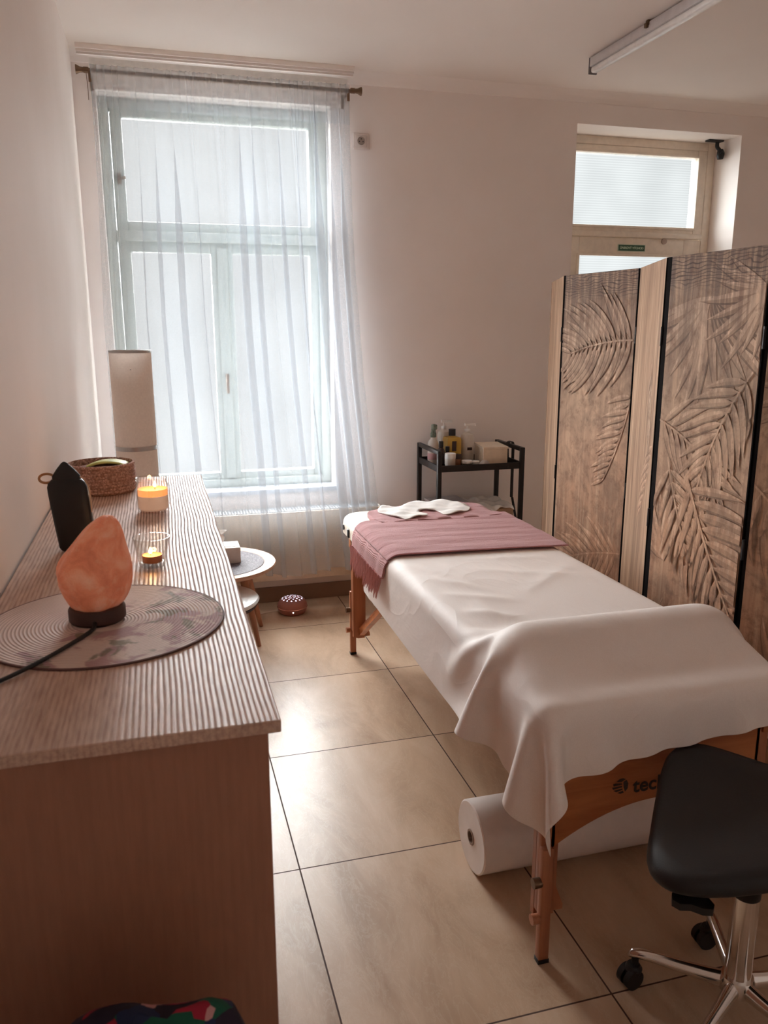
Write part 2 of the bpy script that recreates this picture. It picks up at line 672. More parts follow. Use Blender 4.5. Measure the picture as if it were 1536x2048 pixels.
# ------------------------------------------------------------------ door with a transom light
dy = W + 0.22
bm = bm_new()
x0, x1 = DOOR[0], DOOR[1]
box(bm, x0, x0 + 0.05, dy, dy + 0.1, 0, DOOR[3], 0.004)
box(bm, x1 - 0.05, x1, dy, dy + 0.1, 0, DOOR[3], 0.004)
box(bm, x0 + 0.05, x1 - 0.05, dy, dy + 0.1, 2.46, DOOR[3], 0.004)
box(bm, x0 + 0.05, x1 - 0.05, dy - 0.012, dy + 0.1, 1.965, 1.995, 0.006)
door = struct('door_1', bm, FRAME_D, smooth=True)
bm = bm_new(); frame_rect(bm, x0 + 0.05, x1 - 0.05, 1.995, 2.46, 0.06, dy + 0.004, dy + 0.07, bottom=0.03, top=0.04)
frame_rect(bm, x0 + 0.098, x1 - 0.098, 2.015, 2.432, 0.014, dy - 0.006, dy + 0.01, 0.003)
struct('transom_sash', bm, FRAME_D, door, True)
bm = bm_new(); box(bm, 2.33, 3.16, dy + 0.03, dy + 0.036, 2.02, 2.425); struct('transom_pane', bm, PANE_D, door)
bm = bm_new(); frame_rect(bm, x0 + 0.052, x1 - 0.052, 0.005, 1.962, 0.115, dy + 0.002, dy + 0.05, bottom=0.75, top=0.10)
frame_rect(bm, x0 + 0.155, x1 - 0.155, 0.74, 1.872, 0.014, dy - 0.008, dy + 0.006, 0.003)
leaf = struct('door_leaf', bm, FRAME_D, door, True)
bm = bm_new(); box(bm, 2.385, 3.10, dy + 0.03, dy + 0.036, 0.75, 1.866); struct('door_pane', bm, PANE_D, door)
bm = bm_new(); cyl(bm, (2.95, dy + 0.002, 1.948), (2.95, dy - 0.008, 1.948), 0.017); struct('stopper', bm, plain('door_cap', S(176, 158, 144), 0.5), door, True)

# exit sign stuck on the door rail
sg = thing('exit_sign', 'small green emergency exit sign on the rail above the door glass', 'sign', (2.735, dy, 1.884))
bm = bm_new(); box(bm, 2.643, 2.827, dy - 0.003, dy + 0.001, 1.886, 1.926, 0.001); obj('plate', bm, plain('sign_border', S(196, 206, 186), 0.4), sg)
bm = bm_new(); box(bm, 2.648, 2.822, dy - 0.0045, dy - 0.003, 1.8895, 1.9225); obj('face', bm, plain('sign_green', S(44, 84, 62), 0.4), sg)


def text(body, name, size, at, rot, m, parent, extrude=0.0004, bold=0.0, sx=1.0):
    cu = bpy.data.curves.new(name, 'FONT')
    cu.body = body
    cu.size = size
    cu.extrude = extrude
    cu.offset = bold
    cu.align_x = 'CENTER'
    cu.align_y = 'CENTER'
    cu.materials.append(m)
    o = bpy.data.objects.new(name, cu)
    COL.objects.link(o)
    bpy.context.view_layer.update()
    me = bpy.data.meshes.new_from_object(o.evaluated_get(bpy.context.evaluated_depsgraph_get()))
    me.name = name
    bpy.data.objects.remove(o)
    o = bpy.data.objects.new(name, me)
    COL.objects.link(o)
    o.parent = parent
    o.location = Vector(at) - Vector(parent['at'])
    o.rotation_euler = rot
    o.scale = (sx, 1, 1)
    return o


text('ÚNIKOVÝ VÝCHOD', 'lettering', 0.0175, (2.735, dy - 0.005, 1.9055), (PI / 2, 0, 0), plain('sign_letters', S(206, 222, 196), 0.5), sg, bold=0.0003)

# black clamp camera in the corner of the door recess
cm = thing('clamp_camera', 'small black camera on a bracket in the top corner of the door recess', 'camera', (3.215, 4.30, 2.504))
bm = bm_new(); box(bm, 3.135, 3.235, 4.275, 4.315, 2.494, 2.504, 0.003); obj('mount', bm, BLACKP, cm)
bm = bm_new(); tube(bm, smooth_path([(3.205, 4.295, 2.495), (3.205, 4.295, 2.47), (3.218, 4.29, 2.452)], 6), 0.011); obj('arm', bm, BLACKP, cm)
bm = bm_new()
lathe(bm, [(0.001, -0.03), (0.016, -0.028), (0.021, -0.01), (0.02, 0.012), (0.012, 0.026), (0.001, 0.028)], (3.226, 4.288, 2.43), 20)
cyl(bm, (3.226, 4.27, 2.43), (3.214, 4.255, 2.42), 0.012); obj('camera_body', bm, BLACKP, cm)

# wall socket
sk = thing('wall_socket', 'white square wall socket beside the top of the curtain', 'socket', (1.044, W, 2.312))
bm = bm_new(); box(bm, 1.002, 1.086, W - 0.01, W, 2.311, 2.387, 0.005, 3); obj('cover_plate', bm, plain('socket_white', S(214, 200, 192), 0.4), sk)
bm = bm_new(); box(bm, 1.014, 1.072, W - 0.014, W - 0.009, 2.322, 2.376, 0.003); obj('insert', bm, plain('socket_insert', S(206, 192, 184), 0.4), sk)
bm = bm_new(); lathe(bm, [(0.0195, 0), (0.0195, 0.003), (0.017, 0.003), (0.016, 0.001), (0.001, 0.001)], (0, 0, 0), 24)
bm.transform(Matrix.Translation((1.042, W - 0.0135, 2.349)) @ Matrix.Rotation(PI / 2, 4, 'X')); obj('recess', bm, plain('socket_recess', S(158, 142, 132), 0.5), sk)
bm = bm_new()
for a, z in ((-0.009, 2.346), (0.009, 2.346), (0, 2.358)):
    cyl(bm, (1.042 + a, W - 0.0145, z), (1.042 + a, W - 0.0165, z), 0.0028, n=10)
obj('contact', bm, BLACKP, sk)

# ------------------------------------------------------------------ ceiling curtain track, rod, curtain
tr = thing('curtain_track', 'white grooved curtain track on the ceiling above the window', 'curtain track', (0.4, W - 0.08, 2.56))
bm = bm_new()
prof = [(0.0, 0.0), (0.0, -0.034), (0.014, -0.034), (0.014, -0.01), (0.022, -0.01), (0.022, -0.028), (0.032, -0.028), (0.032, -0.01), (0.040, -0.01), (0.040, -0.020), (0.050, -0.020), (0.050, 0.0)]
skin_rings(bm, [[Vector((x, W - 0.056 - d, ZC + z)) for d, z in prof] for x in (XL + 0.03, 0.99)])
obj('rail', bm, CEIL, tr, smooth=False)
bm = bm_new(); box(bm, -0.205, 0.96, 4.075, 4.08, 2.566, 2.607, 0.001); obj('valance_strip', bm, WHITE, tr)

RY, RZ = 4.04, 2.545
rod = thing('curtain_rod', 'brown metal curtain rod with flared ends above the window', 'curtain rod', (0.38, RY, RZ))
bm = bm_new(); cyl(bm, (-0.205, RY, RZ), (0.965, RY, RZ - 0.002), 0.0095, n=16); obj('pole', bm, BRASS, rod)
for sx, xa in ((-1, -0.205), (1, 0.965)):
    bm = bm_new()
    pr_ = [(0.011, 0), (0.0125, 0.004), (0.0125, 0.02), (0.0105, 0.024), (0.012, 0.036), (0.019, 0.05), (0.0195, 0.054), (0.001, 0.055)]
    lathe(bm, pr_, (0, 0, 0), 20)
    bm.transform(Matrix.Translation((xa, RY, RZ)) @ Matrix.Rotation(sx * PI / 2, 4, 'Y')); obj('finial', bm, BRASS, rod)
    bm = bm_new(); xb = xa - sx * 0.012 if sx > 0 else xa + 0.003
    box(bm, xb - 0.006, xb + 0.006, RY - 0.004, W, RZ - 0.016, RZ - 0.008, 0.001)
    box(bm, xb - 0.006, xb + 0.006, W - 0.004, W, RZ - 0.055, RZ + 0.01, 0.001)
    box(bm, xb - 0.006, xb + 0.006, RY - 0.014, RY - 0.010, RZ - 0.05, RZ + 0.004, 0.001); obj('bracket', bm, BRASS, rod)
bm = bm_new(); tube(bm, smooth_path([(-0.217, RY, RZ - 0.006), (-0.214, RY, RZ - 0.06), (-0.214, RY, RZ - 0.12)], 5), 0.0016, 6); obj('loose_wire', bm, BRASS, rod)

SHEER = make_sheer('sheer_voile', 0.36, 0.9)
SHEER2 = make_sheer('sheer_hem', 0.38, 0.88)


def curtain_points():
    NU, NV = 620, 70
    u = np.linspace(0, 1, NU)
    v = np.linspace(0, 1, NV)
    r = np.random.RandomState(11)
    # fold phase runs irregularly across the width
    k = r.uniform(0.45, 1.7, 15)
    ks = np.interp(u * 14, np.arange(15), k)
    ph = np.cumsum(ks); ph = ph / ph[-1] * 2 * PI * 14
    amp = np.interp(u * 20, np.arange(21), r.uniform(0.25, 1.35, 21))
    k2 = np.cumsum(np.interp(u * 30, np.arange(31), r.uniform(0.5, 1.5, 31))); k2 = k2 / k2[-1] * 2 * PI * 40
    amp2 = np.interp(u * 26, np.arange(27), r.uniform(0.2, 1.2, 27))
    drift = np.interp(u * 12, np.arange(13), r.uniform(-0.03, 0.045, 13))
    P = np.zeros((NV, NU, 3))
    zt, zb = 2.566, 0.215
    for i, t in enumerate(v):
        z = zt + (zb - zt) * t
        xl = np.interp(z, [0.2, 0.8, 1.486, 2.06, 2.52], [-0.235, -0.217, -0.225, -0.209, -0.205])
        xr = np.interp(z, [0.2, 0.558, 1.215, 1.824, 2.523], [1.11, 1.07, 1.012, 0.979, 0.956])
        g = min(1, max(0, (t - 0.03) / 0.25))
        a = (0.006 + 0.028 * g) * amp
        b = (0.006 + 0.024 * g) * amp
        x = xl + (xr - xl) * u + a * np.sin(ph) + drift * (t - 0.05) * np.sin(PI * u) + 0.0045 * amp2 * np.sin(k2 + 1.0) * (1 - 0.75 * g)
        y = RY - 0.006 + b * np.cos(ph + 0.6 * t) + 0.006 * amp2 * np.cos(k2) * (1 - 0.7 * g)
        # pocket around the rod at the head, then hanging clear of the radiator
        if t < 0.022:
            y = RY - 0.013 + 0.004 * np.cos(k2)
        y = y - 0.112 * np.clip((2.2 - z) / 1.65, 0, 1) ** 1.2
        zz = z + 0.0 * u
        if t > 0.97:
            zz = zz + 0.012 * np.sin(ph * 0.21)
        P[i, :, 0], P[i, :, 1], P[i, :, 2] = x, y, zz
    return P


cp = curtain_points()
ct = thing('sheer_curtain', 'sheer white floor-length curtain gathered on the rod in front of the window', 'curtain', (0.38, RY, 0.215))
o = obj('voile', grid_bm(cp[3:68]), SHEER, ct, angle=180)
o = obj('hem', grid_bm(cp[67:]), SHEER2, ct, angle=180)
hd = cp[:6].copy()
hd[:, :, 1] -= 0.004
o = obj('heading', grid_bm(hd), SHEER2, ct, angle=180)

# ------------------------------------------------------------------ radiator
rd = thing('radiator', 'flat beige panel radiator under the window', 'radiator', (0.5, 4.07, 0.165))
bm = bm_new(); box(bm, -0.17, 1.10, 4.0, 4.012, 0.165, 0.527, 0.004); obj('front_panel', bm, plain('radiator_enamel', S(214, 198, 180), 0.45), rd)
bm = bm_new(); box(bm, -0.16, 1.09, 4.095, 4.107, 0.18, 0.52, 0.003); obj('back_panel', bm, WHITEM, rd)
for x in (-0.172, 1.092):
    bm = bm_new(); box(bm, x, x + 0.01, 4.0, 4.115, 0.17, 0.532, 0.002); obj('side_cover', bm, WHITEM, rd)
bm = bm_new()
for i in range(84):
    x = -0.155 + i * 0.015
    box(bm, x, x + 0.006, 4.012, 4.112, 0.525, 0.531)
for y in (4.010, 4.035, 4.06, 4.085, 4.110):
    box(bm, -0.165, 1.1, y, y + 0.004, 0.524, 0.532)
obj('top_grille', bm, plain('grille_white', S(196, 199, 202), 0.4), rd, smooth=False)
for x in (0.05, 0.85):
    for z in (0.22, 0.42):
        bm = bm_new(); box(bm, x, x + 0.03, 4.1, W - 0.0005, z, z + 0.04); obj('bracket', bm, WHITEM, rd)
bm = bm_new()
tube(bm, smooth_path([(1.06, 4.06, 0.2), (1.15, 4.06, 0.2), (1.16, 4.06, 0.19), (1.16, 4.06, 0.08), (1.16, 4.1, 0.06), (1.16, W - 0.016, 0.06)], 5), 0.008); obj('pipe', bm, WHITEM, rd)
bm = bm_new(); cyl(bm, (1.1, 4.06, 0.5), (1.115, 4.06, 0.5), 0.012); cyl(bm, (1.115, 4.06, 0.5), (1.165, 4.06, 0.5), 0.019, 0.017); obj('valve', bm, WHITE, rd)

# ------------------------------------------------------------------ fluorescent batten on the ceiling
fl = thing('ceiling_batten_light', 'unlit white strip light on the ceiling', 'lamp', (2.0, 3.0, ZC))
X0 = 2.012
bm = bm_new(); box(bm, X0 - 0.02, X0 + 0.02, 2.16, 3.63, ZC - 0.045, ZC - 0.006, 0.004); obj('housing', bm, plain('lamp_housing', S(206, 200, 200), 0.35), fl)
bm = bm_new(); box(bm, X0 - 0.017, X0 + 0.017, 2.165, 3.625, ZC - 0.072, ZC - 0.045, 0.01, 3); obj('diffuser', bm, plain('opal_diffuser', S(240, 238, 236), 0.25), fl)
for y in (2.15, 3.63):
    bm = bm_new(); box(bm, X0 - 0.021, X0 + 0.021, y, y + 0.008, ZC - 0.074, ZC - 0.004, 0.003); obj('end_cap', bm, plain('lamp_cap', S(120, 112, 112), 0.4), fl)
for y in (2.5, 3.16):
    bm = bm_new(); box(bm, X0 - 0.026, X0 + 0.026, y, y + 0.02, ZC - 0.02, ZC, 0.003); box(bm, X0 - 0.034, X0 - 0.02, y + 0.002, y + 0.018, ZC - 0.03, ZC - 0.012, 0.003)
    obj('clip', bm, BRASS, fl)

# ------------------------------------------------------------------ dresser along the left wall
DX0, DX1, DY0, DY1, DH = -0.280, 0.115, 0.860, 2.545, 1.0
dr = thing('dresser', 'long wooden chest of drawers with striped grain along the left wall', 'dresser', (-0.08, 1.7, 0))
bm = bm_new(); box(bm, DX0, DX1, DY0, DY1, DH - 0.016, DH, 0.0012, 1); obj('top_panel', bm, GRAIN_TOP, dr)
bm = bm_new(); box(bm, DX0 + 0.004, DX1 - 0.014, DY0 + 0.012, DY0 + 0.03, 0, DH - 0.016, 0.001, 1); obj('side_panel', bm, GRAIN_SIDE, dr)
bm = bm_new(); box(bm, DX0 + 0.004, DX1 - 0.014, DY1 - 0.03, DY1 - 0.012, 0, DH - 0.016, 0.001, 1); obj('side_panel', bm, GRAIN_SIDE, dr)
bm = bm_new(); box(bm, DX0 + 0.01, DX1 - 0.04, DY0 + 0.03, DY1 - 0.03, 0.05, DH - 0.016); obj('carcass', bm, GRAIN_SIDE, dr)
bm = bm_new(); box(bm, DX0 + 0.03, DX1 - 0.05, DY0 + 0.03, DY1 - 0.03, 0, 0.05); obj('plinth', bm, GRAIN_SIDE, dr)
for c in range(2):
    for r in range(4):
        ya = DY0 + 0.032 + c * 0.812; z0 = 0.055 + r * 0.231
        bm = bm_new(); box(bm, DX1 - 0.04, DX1 - 0.02, ya, ya + 0.806, z0, z0 + 0.226, 0.0015, 1); obj('drawer', bm, GRAIN_SIDE, dr)

# ------------------------------------------------------------------ things on the dresser
TOP = DH
# round placemat
n = NT('placemat_print')
v = n.coord()
sep = n.n('ShaderNodeSeparateXYZ'); n.l(v, sep.inputs[0])
rr = n.math('SQRT', n.math('ADD', n.math('MULTIPLY', sep.outputs[0], sep.outputs[0]), n.math('MULTIPLY', sep.outputs[1], sep.outputs[1])))
rings = n.math('SINE', n.math('MULTIPLY', rr, 1150.0))
fl1 = n.noise(v, 15, 3, 0.6, 0.8); fl2 = n.noise(n.coord(loc=(3, 1, 0)), 19, 3, 0.6, 0.5)
# the printed flowers keep to the right-hand and front rim, the rest is left plain
edge = n.math('ADD', n.math('MULTIPLY', sep.outputs[0], 3.2), n.math('MULTIPLY', sep.outputs[1], -2.6))
m1 = n.math('MULTIPLY', n.math('GREATER_THAN', edge, -0.10), n.math('GREATER_THAN', rr, 0.045))
base = n.ramp(rings, [(0.0, S(206, 184, 174)), (1.0, S(228, 208, 198))])
pk = n.ramp(fl1, [(0.48, (0, 0, 0, 1)), (0.56, (1, 1, 1, 1))]); gr = n.ramp(fl2, [(0.56, (0, 0, 0, 1)), (0.62, (1, 1, 1, 1))])
c = n.mix(n.math('MULTIPLY', n.math('MULTIPLY', pk, m1), 0.62), base, S(150, 92, 104))
c = n.mix(n.math('MULTIPLY', n.math('MULTIPLY', gr, m1), 0.7), c, S(104, 104, 76))
n.color(c); n.inp(Roughness=0.7); n.bump(rings, 0.5, 0.0012)
MATM = n.m
mt = thing('placemat', 'round floral woven placemat under the salt lamp', 'placemat', (-0.100, 1.250, TOP))
bm = bm_new(); lathe(bm, [(0.001, 0), (0.1785, 0), (0.180, 0.0015), (0.1785, 0.003), (0.001, 0.003)], (-0.100, 1.250, TOP), 96); obj('woven_disc', bm, MATM, mt)
bm = bm_new(); tube(bm, [(-0.100 + 0.1795 * math.cos(2 * PI * k / 96), 1.25 + 0.1795 * math.sin(2 * PI * k / 96), TOP + 0.0018) for k in range(97)], 0.0018, 6); obj('edging', bm, plain('mat_edge', S(104, 72, 68), 0.7), mt)

# salt lamp
sl = thing('salt_lamp', 'rough orange rock salt lamp on a dark wooden base', 'lamp', (-0.112, 1.262, TOP + 0.003))
bx, by, bz = -0.112, 1.262, TOP + 0.003
bm = bm_new(); lathe(bm, [(0.001, 0), (0.039, 0), (0.0425, 0.004), (0.0425, 0.02), (0.040, 0.024), (0.001, 0.024)], (bx, by, bz), 48); obj('base', bm, plain('dark_stained_wood', S(66, 38, 30), 0.5), sl)
n = NT('rock_salt')
v = n.coord()
f = n.noise(v, 24, 5, 0.6, 0.6); f2 = n.noise(v, 60, 3, 0.6)
c = n.ramp(f, [(0.3, S(222, 126, 88)), (0.5, S(244, 152, 114)), (0.7, S(252, 184, 150))])
c = n.mix(n.math('MULTIPLY', n.ramp(f2, [(0.55, (0, 0, 0, 1)), (0.7, (1, 1, 1, 1))]), 0.35), c, S(246, 200, 170))
n.color(c)
n.inp(Roughness=0.45, Subsurface_Weight=0.3, Subsurface_Scale=0.03, Emission_Strength=0.025)
n.l(c, n.b.inputs['Emission Color'])
n.b.inputs['Subsurface Radius'].default_value = (1.0, 0.45, 0.25)
n.bump(n.noise(v, 38, 5, 0.65), 0.9, 0.006)
SALT = n.m
bm = bm_new()
prof = [(0.030, 0.018, 0), (0.040, 0.026, 0), (0.049, 0.045, 0.0), (0.0555, 0.066, -0.002), (0.056, 0.085, -0.002), (0.050, 0.100, 0.001), (0.041, 0.117, 0.007), (0.033, 0.134, 0.013), (0.0245, 0.149, 0.0185), (0.015, 0.160, 0.023), (0.006, 0.1655, 0.0255)]
rngs = []
pr2 = random.Random(5)
N = 40
fac = [1 + 0.06 * math.sin(3 * 2 * PI * k / N + 0.4) + 0.04 * math.sin(5 * 2 * PI * k / N + 1.9) + 0.025 * math.sin(9 * 2 * PI * k / N) for k in range(N)]
for r, z, ox in prof:
    rngs.append([Vector((bx + ox + r * fac[k] * (1 + pr2.uniform(-0.035, 0.035)) * math.cos(2 * PI * k / N), by + r * 0.93 * fac[(k + int(z * 60)) % N] * (1 + pr2.uniform(-0.03, 0.03)) * math.sin(2 * PI * k / N), bz + z + pr2.uniform(-0.0012, 0.0012))) for k in range(N)])
skin_rings(bm, rngs); o = obj('salt_rock', bm, SALT, sl, angle=28); mod_subsurf(o, 1)
bm = bm_new()
tube(bm, smooth_path([(-0.113, 1.221, TOP + 0.012), (-0.117, 1.205, TOP + 0.0065), (-0.142, 1.157, TOP + 0.0065), (-0.172, 1.108, TOP + 0.0065), (-0.215, 1.06, TOP + 0.0038), (-0.262, 1.02, TOP + 0.0038)], 8), 0.003, 10)
obj('cord', bm, BLACKP, sl)

# tealight in a tapered glass
CLEAR = make_clear('clear_glass')
WAX = plain('candle_wax', S(246, 226, 208), 0.5)
WAX.node_tree.nodes['Principled BSDF'].inputs['Emission Color'].default_value = (1.0, 0.55, 0.35, 1)
WAX.node_tree.nodes['Principled BSDF'].inputs['Emission Strength'].default_value = 0.10
WAXG = plain('glowing_wax', S(250, 150, 84), 0.8)
WAXG.node_tree.nodes['Principled BSDF'].inputs['Emission Color'].default_value = (1.0, 0.34, 0.10, 1)
WAXG.node_tree.nodes['Principled BSDF'].inputs['Emission Strength'].default_value = 0.42
FLAME = emit('candle_flame', (1.0, 0.62, 0.22, 1), 9.0)


def flame(bm, c, h=0.014, r=0.0036):
    lathe(bm, [(0.0006, 0), (r * 0.8, h * 0.14), (r, h * 0.32), (r * 0.72, h * 0.6), (r * 0.3, h * 0.85), (0.0003, h)], c, 14)


def glow(name, at, power, parent):
    L = bpy.data.lights.new(name, 'POINT')
    L.energy = power
    L.color = (1.0, 0.5, 0.2)
    L.shadow_soft_size = 0.006
    ob = bpy.data.objects.new(name, L)
    COL.objects.link(ob)
    ob.parent = parent
    ob.location = Vector(at) - Vector(parent['at'])


tx, ty = -0.030, 1.552
tg = thing('tealight_glass', 'small tapered clear glass holder with a lit tealight', 'candle holder', (tx, ty, TOP))
bm = bm_new()
lathe(bm, [(0.001, 0), (0.0225, 0), (0.0245, 0.002), (0.0345, 0.056), (0.0348, 0.0575), (0.0338, 0.0575), (0.0328, 0.056), (0.0235, 0.010), (0.0215, 0.0085), (0.001, 0.0085)], (tx, ty, TOP), 48)
obj('glass', bm, CLEAR, tg)
tl = thing('tealight', 'lit orange tealight inside the tapered glass', 'candle', (tx, ty, TOP + 0.0087))
bm = bm_new(); lathe(bm, [(0.001, 0), (0.0178, 0), (0.0186, 0.001), (0.0186, 0.0135), (0.0181, 0.0135), (0.0181, 0.011), (0.001, 0.011)], (tx, ty, TOP + 0.0087), 36); obj('cup', bm, plain('tealight_cup', S(206, 132, 92), 0.35, 0.4), tl)
bm = bm_new(); lathe(bm, [(0.001, 0.0112), (0.018, 0.0112), (0.018, 0.0122), (0.001, 0.0119)], (tx, ty, TOP + 0.0087), 36); obj('wax', bm, WAXG, tl)
bm = bm_new(); cyl(bm, (tx - 0.003, ty, TOP + 0.02), (tx - 0.003, ty, TOP + 0.026), 0.0007, n=8); obj('wick', bm, BLACKP, tl)
bm = bm_new(); flame(bm, (tx - 0.003, ty, TOP + 0.024), 0.013); obj('flame', bm, FLAME, tl)
glow('tealight_glow', (tx - 0.003, ty, TOP + 0.032), 0.09, tl)

# jar candle
jx, jy = -0.028, 2.045
jc = thing('jar_candle', 'lit cream candle in a straight clear glass jar', 'candle', (jx, jy, TOP))
bm = bm_new()
lathe(bm, [(0.001, 0), (0.034, 0), (0.038, 0.003), (0.0395, 0.010), (0.0395, 0.070), (0.037, 0.074), (0.037, 0.078), (0.0395, 0.080), (0.0395, 0.085), (0.038, 0.086), (0.0365, 0.085), (0.035, 0.076), (0.0372, 0.069), (0.0372, 0.010), (0.033, 0.005), (0.001, 0.005)], (jx, jy, TOP), 48)
obj('jar', bm, CLEAR, jc)
bm = bm_new(); lathe(bm, [(0.001, 0.006), (0.032, 0.006), (0.0362, 0.011), (0.0362, 0.042), (0.001, 0.042)], (jx, jy, TOP), 40); obj('wax', bm, WAX, jc)
bm = bm_new(); lathe(bm, [(0.001, 0.0422), (0.0362, 0.0422), (0.0362, 0.058), (0.030, 0.0565), (0.001, 0.055)], (jx, jy, TOP), 40); obj('melt_pool', bm, WAXG, jc)
bm = bm_new(); cyl(bm, (jx + 0.006, jy, TOP + 0.055), (jx + 0.006, jy, TOP + 0.064), 0.0009, n=8); obj('wick', bm, BLACKP, jc)
bm = bm_new(); flame(bm, (jx + 0.006, jy, TOP + 0.061), 0.016, 0.0042); obj('flame', bm, FLAME, jc)
glow('jar_candle_glow', (jx + 0.006, jy, TOP + 0.072), 0.12, jc)

# crocheted basket
n = NT('crochet_yarn')
v = n.coord()
mp = n.n('ShaderNodeMapping'); mp.inputs['Scale'].default_value = (1, 1, 1); n.l(v, mp.inputs['Vector'])
vor = n.n('ShaderNodeTexVoronoi'); vor.inputs['Scale'].default_value = 170; n.l(mp.outputs[0], vor.inputs['Vector'])
n.color(n.ramp(vor.outputs['Distance'], [(0.0, S(222, 184, 166)), (0.7, S(166, 126, 110))])); n.inp(Roughness=0.9); n.bump(vor.outputs['Distance'], 1.0, 0.004)
YARN = n.m
kx, ky = -0.166, 2.352
bk = thing('crochet_basket', 'round crocheted beige basket at the back of the dresser', 'basket', (kx, ky, TOP))
bm = bm_new()
prof = [(0.001, 0.0), (0.083, 0.0)]
for i in range(9):
    z = 0.004 + i * 0.0085
    prof += [(0.0885 + 0.002 * math.sin(i * 0.45), z), (0.0915 + 0.002 * math.sin(i * 0.45), z + 0.0042)]
prof += [(0.090, 0.0815), (0.085, 0.083), (0.0825, 0.078), (0.081, 0.02), (0.001, 0.012)]
lathe(bm, prof, (kx, ky, TOP), 64); obj('woven_body', bm, YARN, bk)
lf = thing('green_packet', 'yellow green packet lying in the crocheted basket', 'packet', (kx + 0.02, ky, TOP + 0.013))
bm = bm_new()
Q = np.zeros((9, 7, 3))
for i in range(9):
    for j in range(7):
        a, b = i / 8 - 0.5, j / 6 - 0.5
        x, y = kx + 0.018 + a * 0.11 + b * 0.01, ky + b * 0.075
        Q[i, j] = (x, y, TOP + 0.076 + 0.012 * (1 - 4 * a * a) - 0.004 * b)
o = obj('wrapper', grid_bm(Q), plain('packet_green', S(206, 214, 128), 0.5), lf); s = o.modifiers.new('thickness', 'SOLIDIFY'); s.thickness = 0.008; mod_subsurf(o, 1)
bm = bm_new(); lathe(bm, [(0.001, 0.0), (0.06, 0.0), (0.066, 0.02), (0.064, 0.055), (0.001, 0.066)], (kx, ky, TOP + 0.0135), 32); obj('filling', bm, plain('packet_pink', S(172, 128, 122), 0.6), lf)

# black pointed pouch with a loop
px_, py_ = -0.187, 1.715
bp = thing('black_pouch', 'tall black pouch with a pointed top and cord loops', 'pouch', (px_, py_, TOP))
bm = bm_new()
# slightly tilted: the top leans towards the left wall


def ssq(cx, cy, hx, hy, z, n=32, p=5.0):
    out = []
    for k in range(n):
        a = 2 * PI * k / n
        ca, sa = math.cos(a), math.sin(a)
        d = (abs(ca) ** p + abs(sa) ** p) ** (-1 / p)
        out.append(Vector((cx + hx * d * ca, cy + hy * d * sa, z)))
    return out


sec = [(0.0, 0.028, 0.016), (0.004, 0.033, 0.020), (0.010, 0.036, 0.022), (0.06, 0.0375, 0.023), (0.12, 0.0385, 0.0225), (0.134, 0.038, 0.021), (0.142, 0.035, 0.018), (0.148, 0.029, 0.013), (0.150, 0.022, 0.009)]
skin_rings(bm, [ssq(px_ + 0.010 - 0.09 * z, py_ + 0.02 * z, hx, hy, TOP + z) for z, hx, hy in sec]); obj('body', bm, BLACKP, bp)
bm = bm_new()
sec = [(0.140, 0.029, 0.013), (0.156, 0.0265, 0.012), (0.170, 0.016, 0.008), (0.181, 0.006, 0.003), (0.184, 0.0015, 0.001)]
skin_rings(bm, [ssq(px_ + 0.008 - 0.07 * z, py_ + 0.003, hx, hy, TOP + z, 24, 3.0) for z, hx, hy in sec]); obj('flap', bm, BLACKP, bp)
TAN = plain('tan_cord', S(170, 124, 84), 0.7)
bm = bm_new()
tube(bm, [(px_ - 0.040 + 0.014 * math.cos(a), py_ + 0.004 * math.sin(a), TOP + 0.152 + 0.0085 * math.sin(a)) for a in [2 * PI * k / 28 for k in range(29)]], 0.0026, 8); obj('ring', bm, TAN, bp)
bm = bm_new(); tube(bm, smooth_path([(px_ + 0.025, py_ - 0.012, TOP + 0.155), (px_ + 0.034, py_ - 0.014, TOP + 0.146), (px_ + 0.0405, py_ - 0.012, TOP + 0.125), (px_ + 0.0415, py_ - 0.012, TOP + 0.08)], 8), 0.0015, 8); obj('cord', bm, plain('pale_cord', S(206, 176, 150), 0.7), bp)

# ------------------------------------------------------------------ floor lamp behind the dresser
lx, ly, lr = -0.092, 3.2, 0.076
fp = thing('floor_lamp', 'slim white cylinder floor lamp standing behind the dresser', 'lamp', (lx, ly, 0))
n = NT('lamp_shade_paper')
c = n.ramp(n.noise(n.coord(), 120, 3), [(0.3, S(226, 214, 204)), (0.7, S(234, 222, 212))])
df = n.n('ShaderNodeBsdfDiffuse'); tl_ = n.n('ShaderNodeBsdfTranslucent'); mx = n.n('ShaderNodeMixShader'); mx.inputs[0].default_value = 0.35
n.l(c, df.inputs[0]); n.l(c, tl_.inputs[0]); n.l(df.outputs[0], mx.inputs[1]); n.l(tl_.outputs[0], mx.inputs[2]); n.l(mx.outputs[0], n.out.inputs['Surface'])
SHADE = n.m
bm = bm_new(); lathe(bm, [(0.001, 0), (0.085, 0), (0.086, 0.012), (0.001, 0.012)], (lx, ly, 0), 40); obj('base', bm, STEEL, fp)
for z0, z1 in ((0.014, 0.64), (0.648, 0.998), (1.012, 1.362)):
    bm = bm_new(); lathe(bm, [(lr, z0), (lr, z1)], (lx, ly, 0), 64, cap=False)
    obj('lamp_shade', bm, SHADE, fp)
for z0 in (0.638, 0.996, 1.360):
    h = 0.016 if z0 < 1.3 else 0.008
    bm = bm_new(); lathe(bm, [(lr - 0.003, z0), (lr + 0.0015, z0), (lr + 0.0015, z0 + h), (lr - 0.003, z0 + h), (lr - 0.003, z0)], (lx, ly, 0), 64, cap=False); obj('ring', bm, STEEL, fp)
bm = bm_new(); cyl(bm, (lx, ly, 0.012), (lx, ly, 1.3), 0.008)
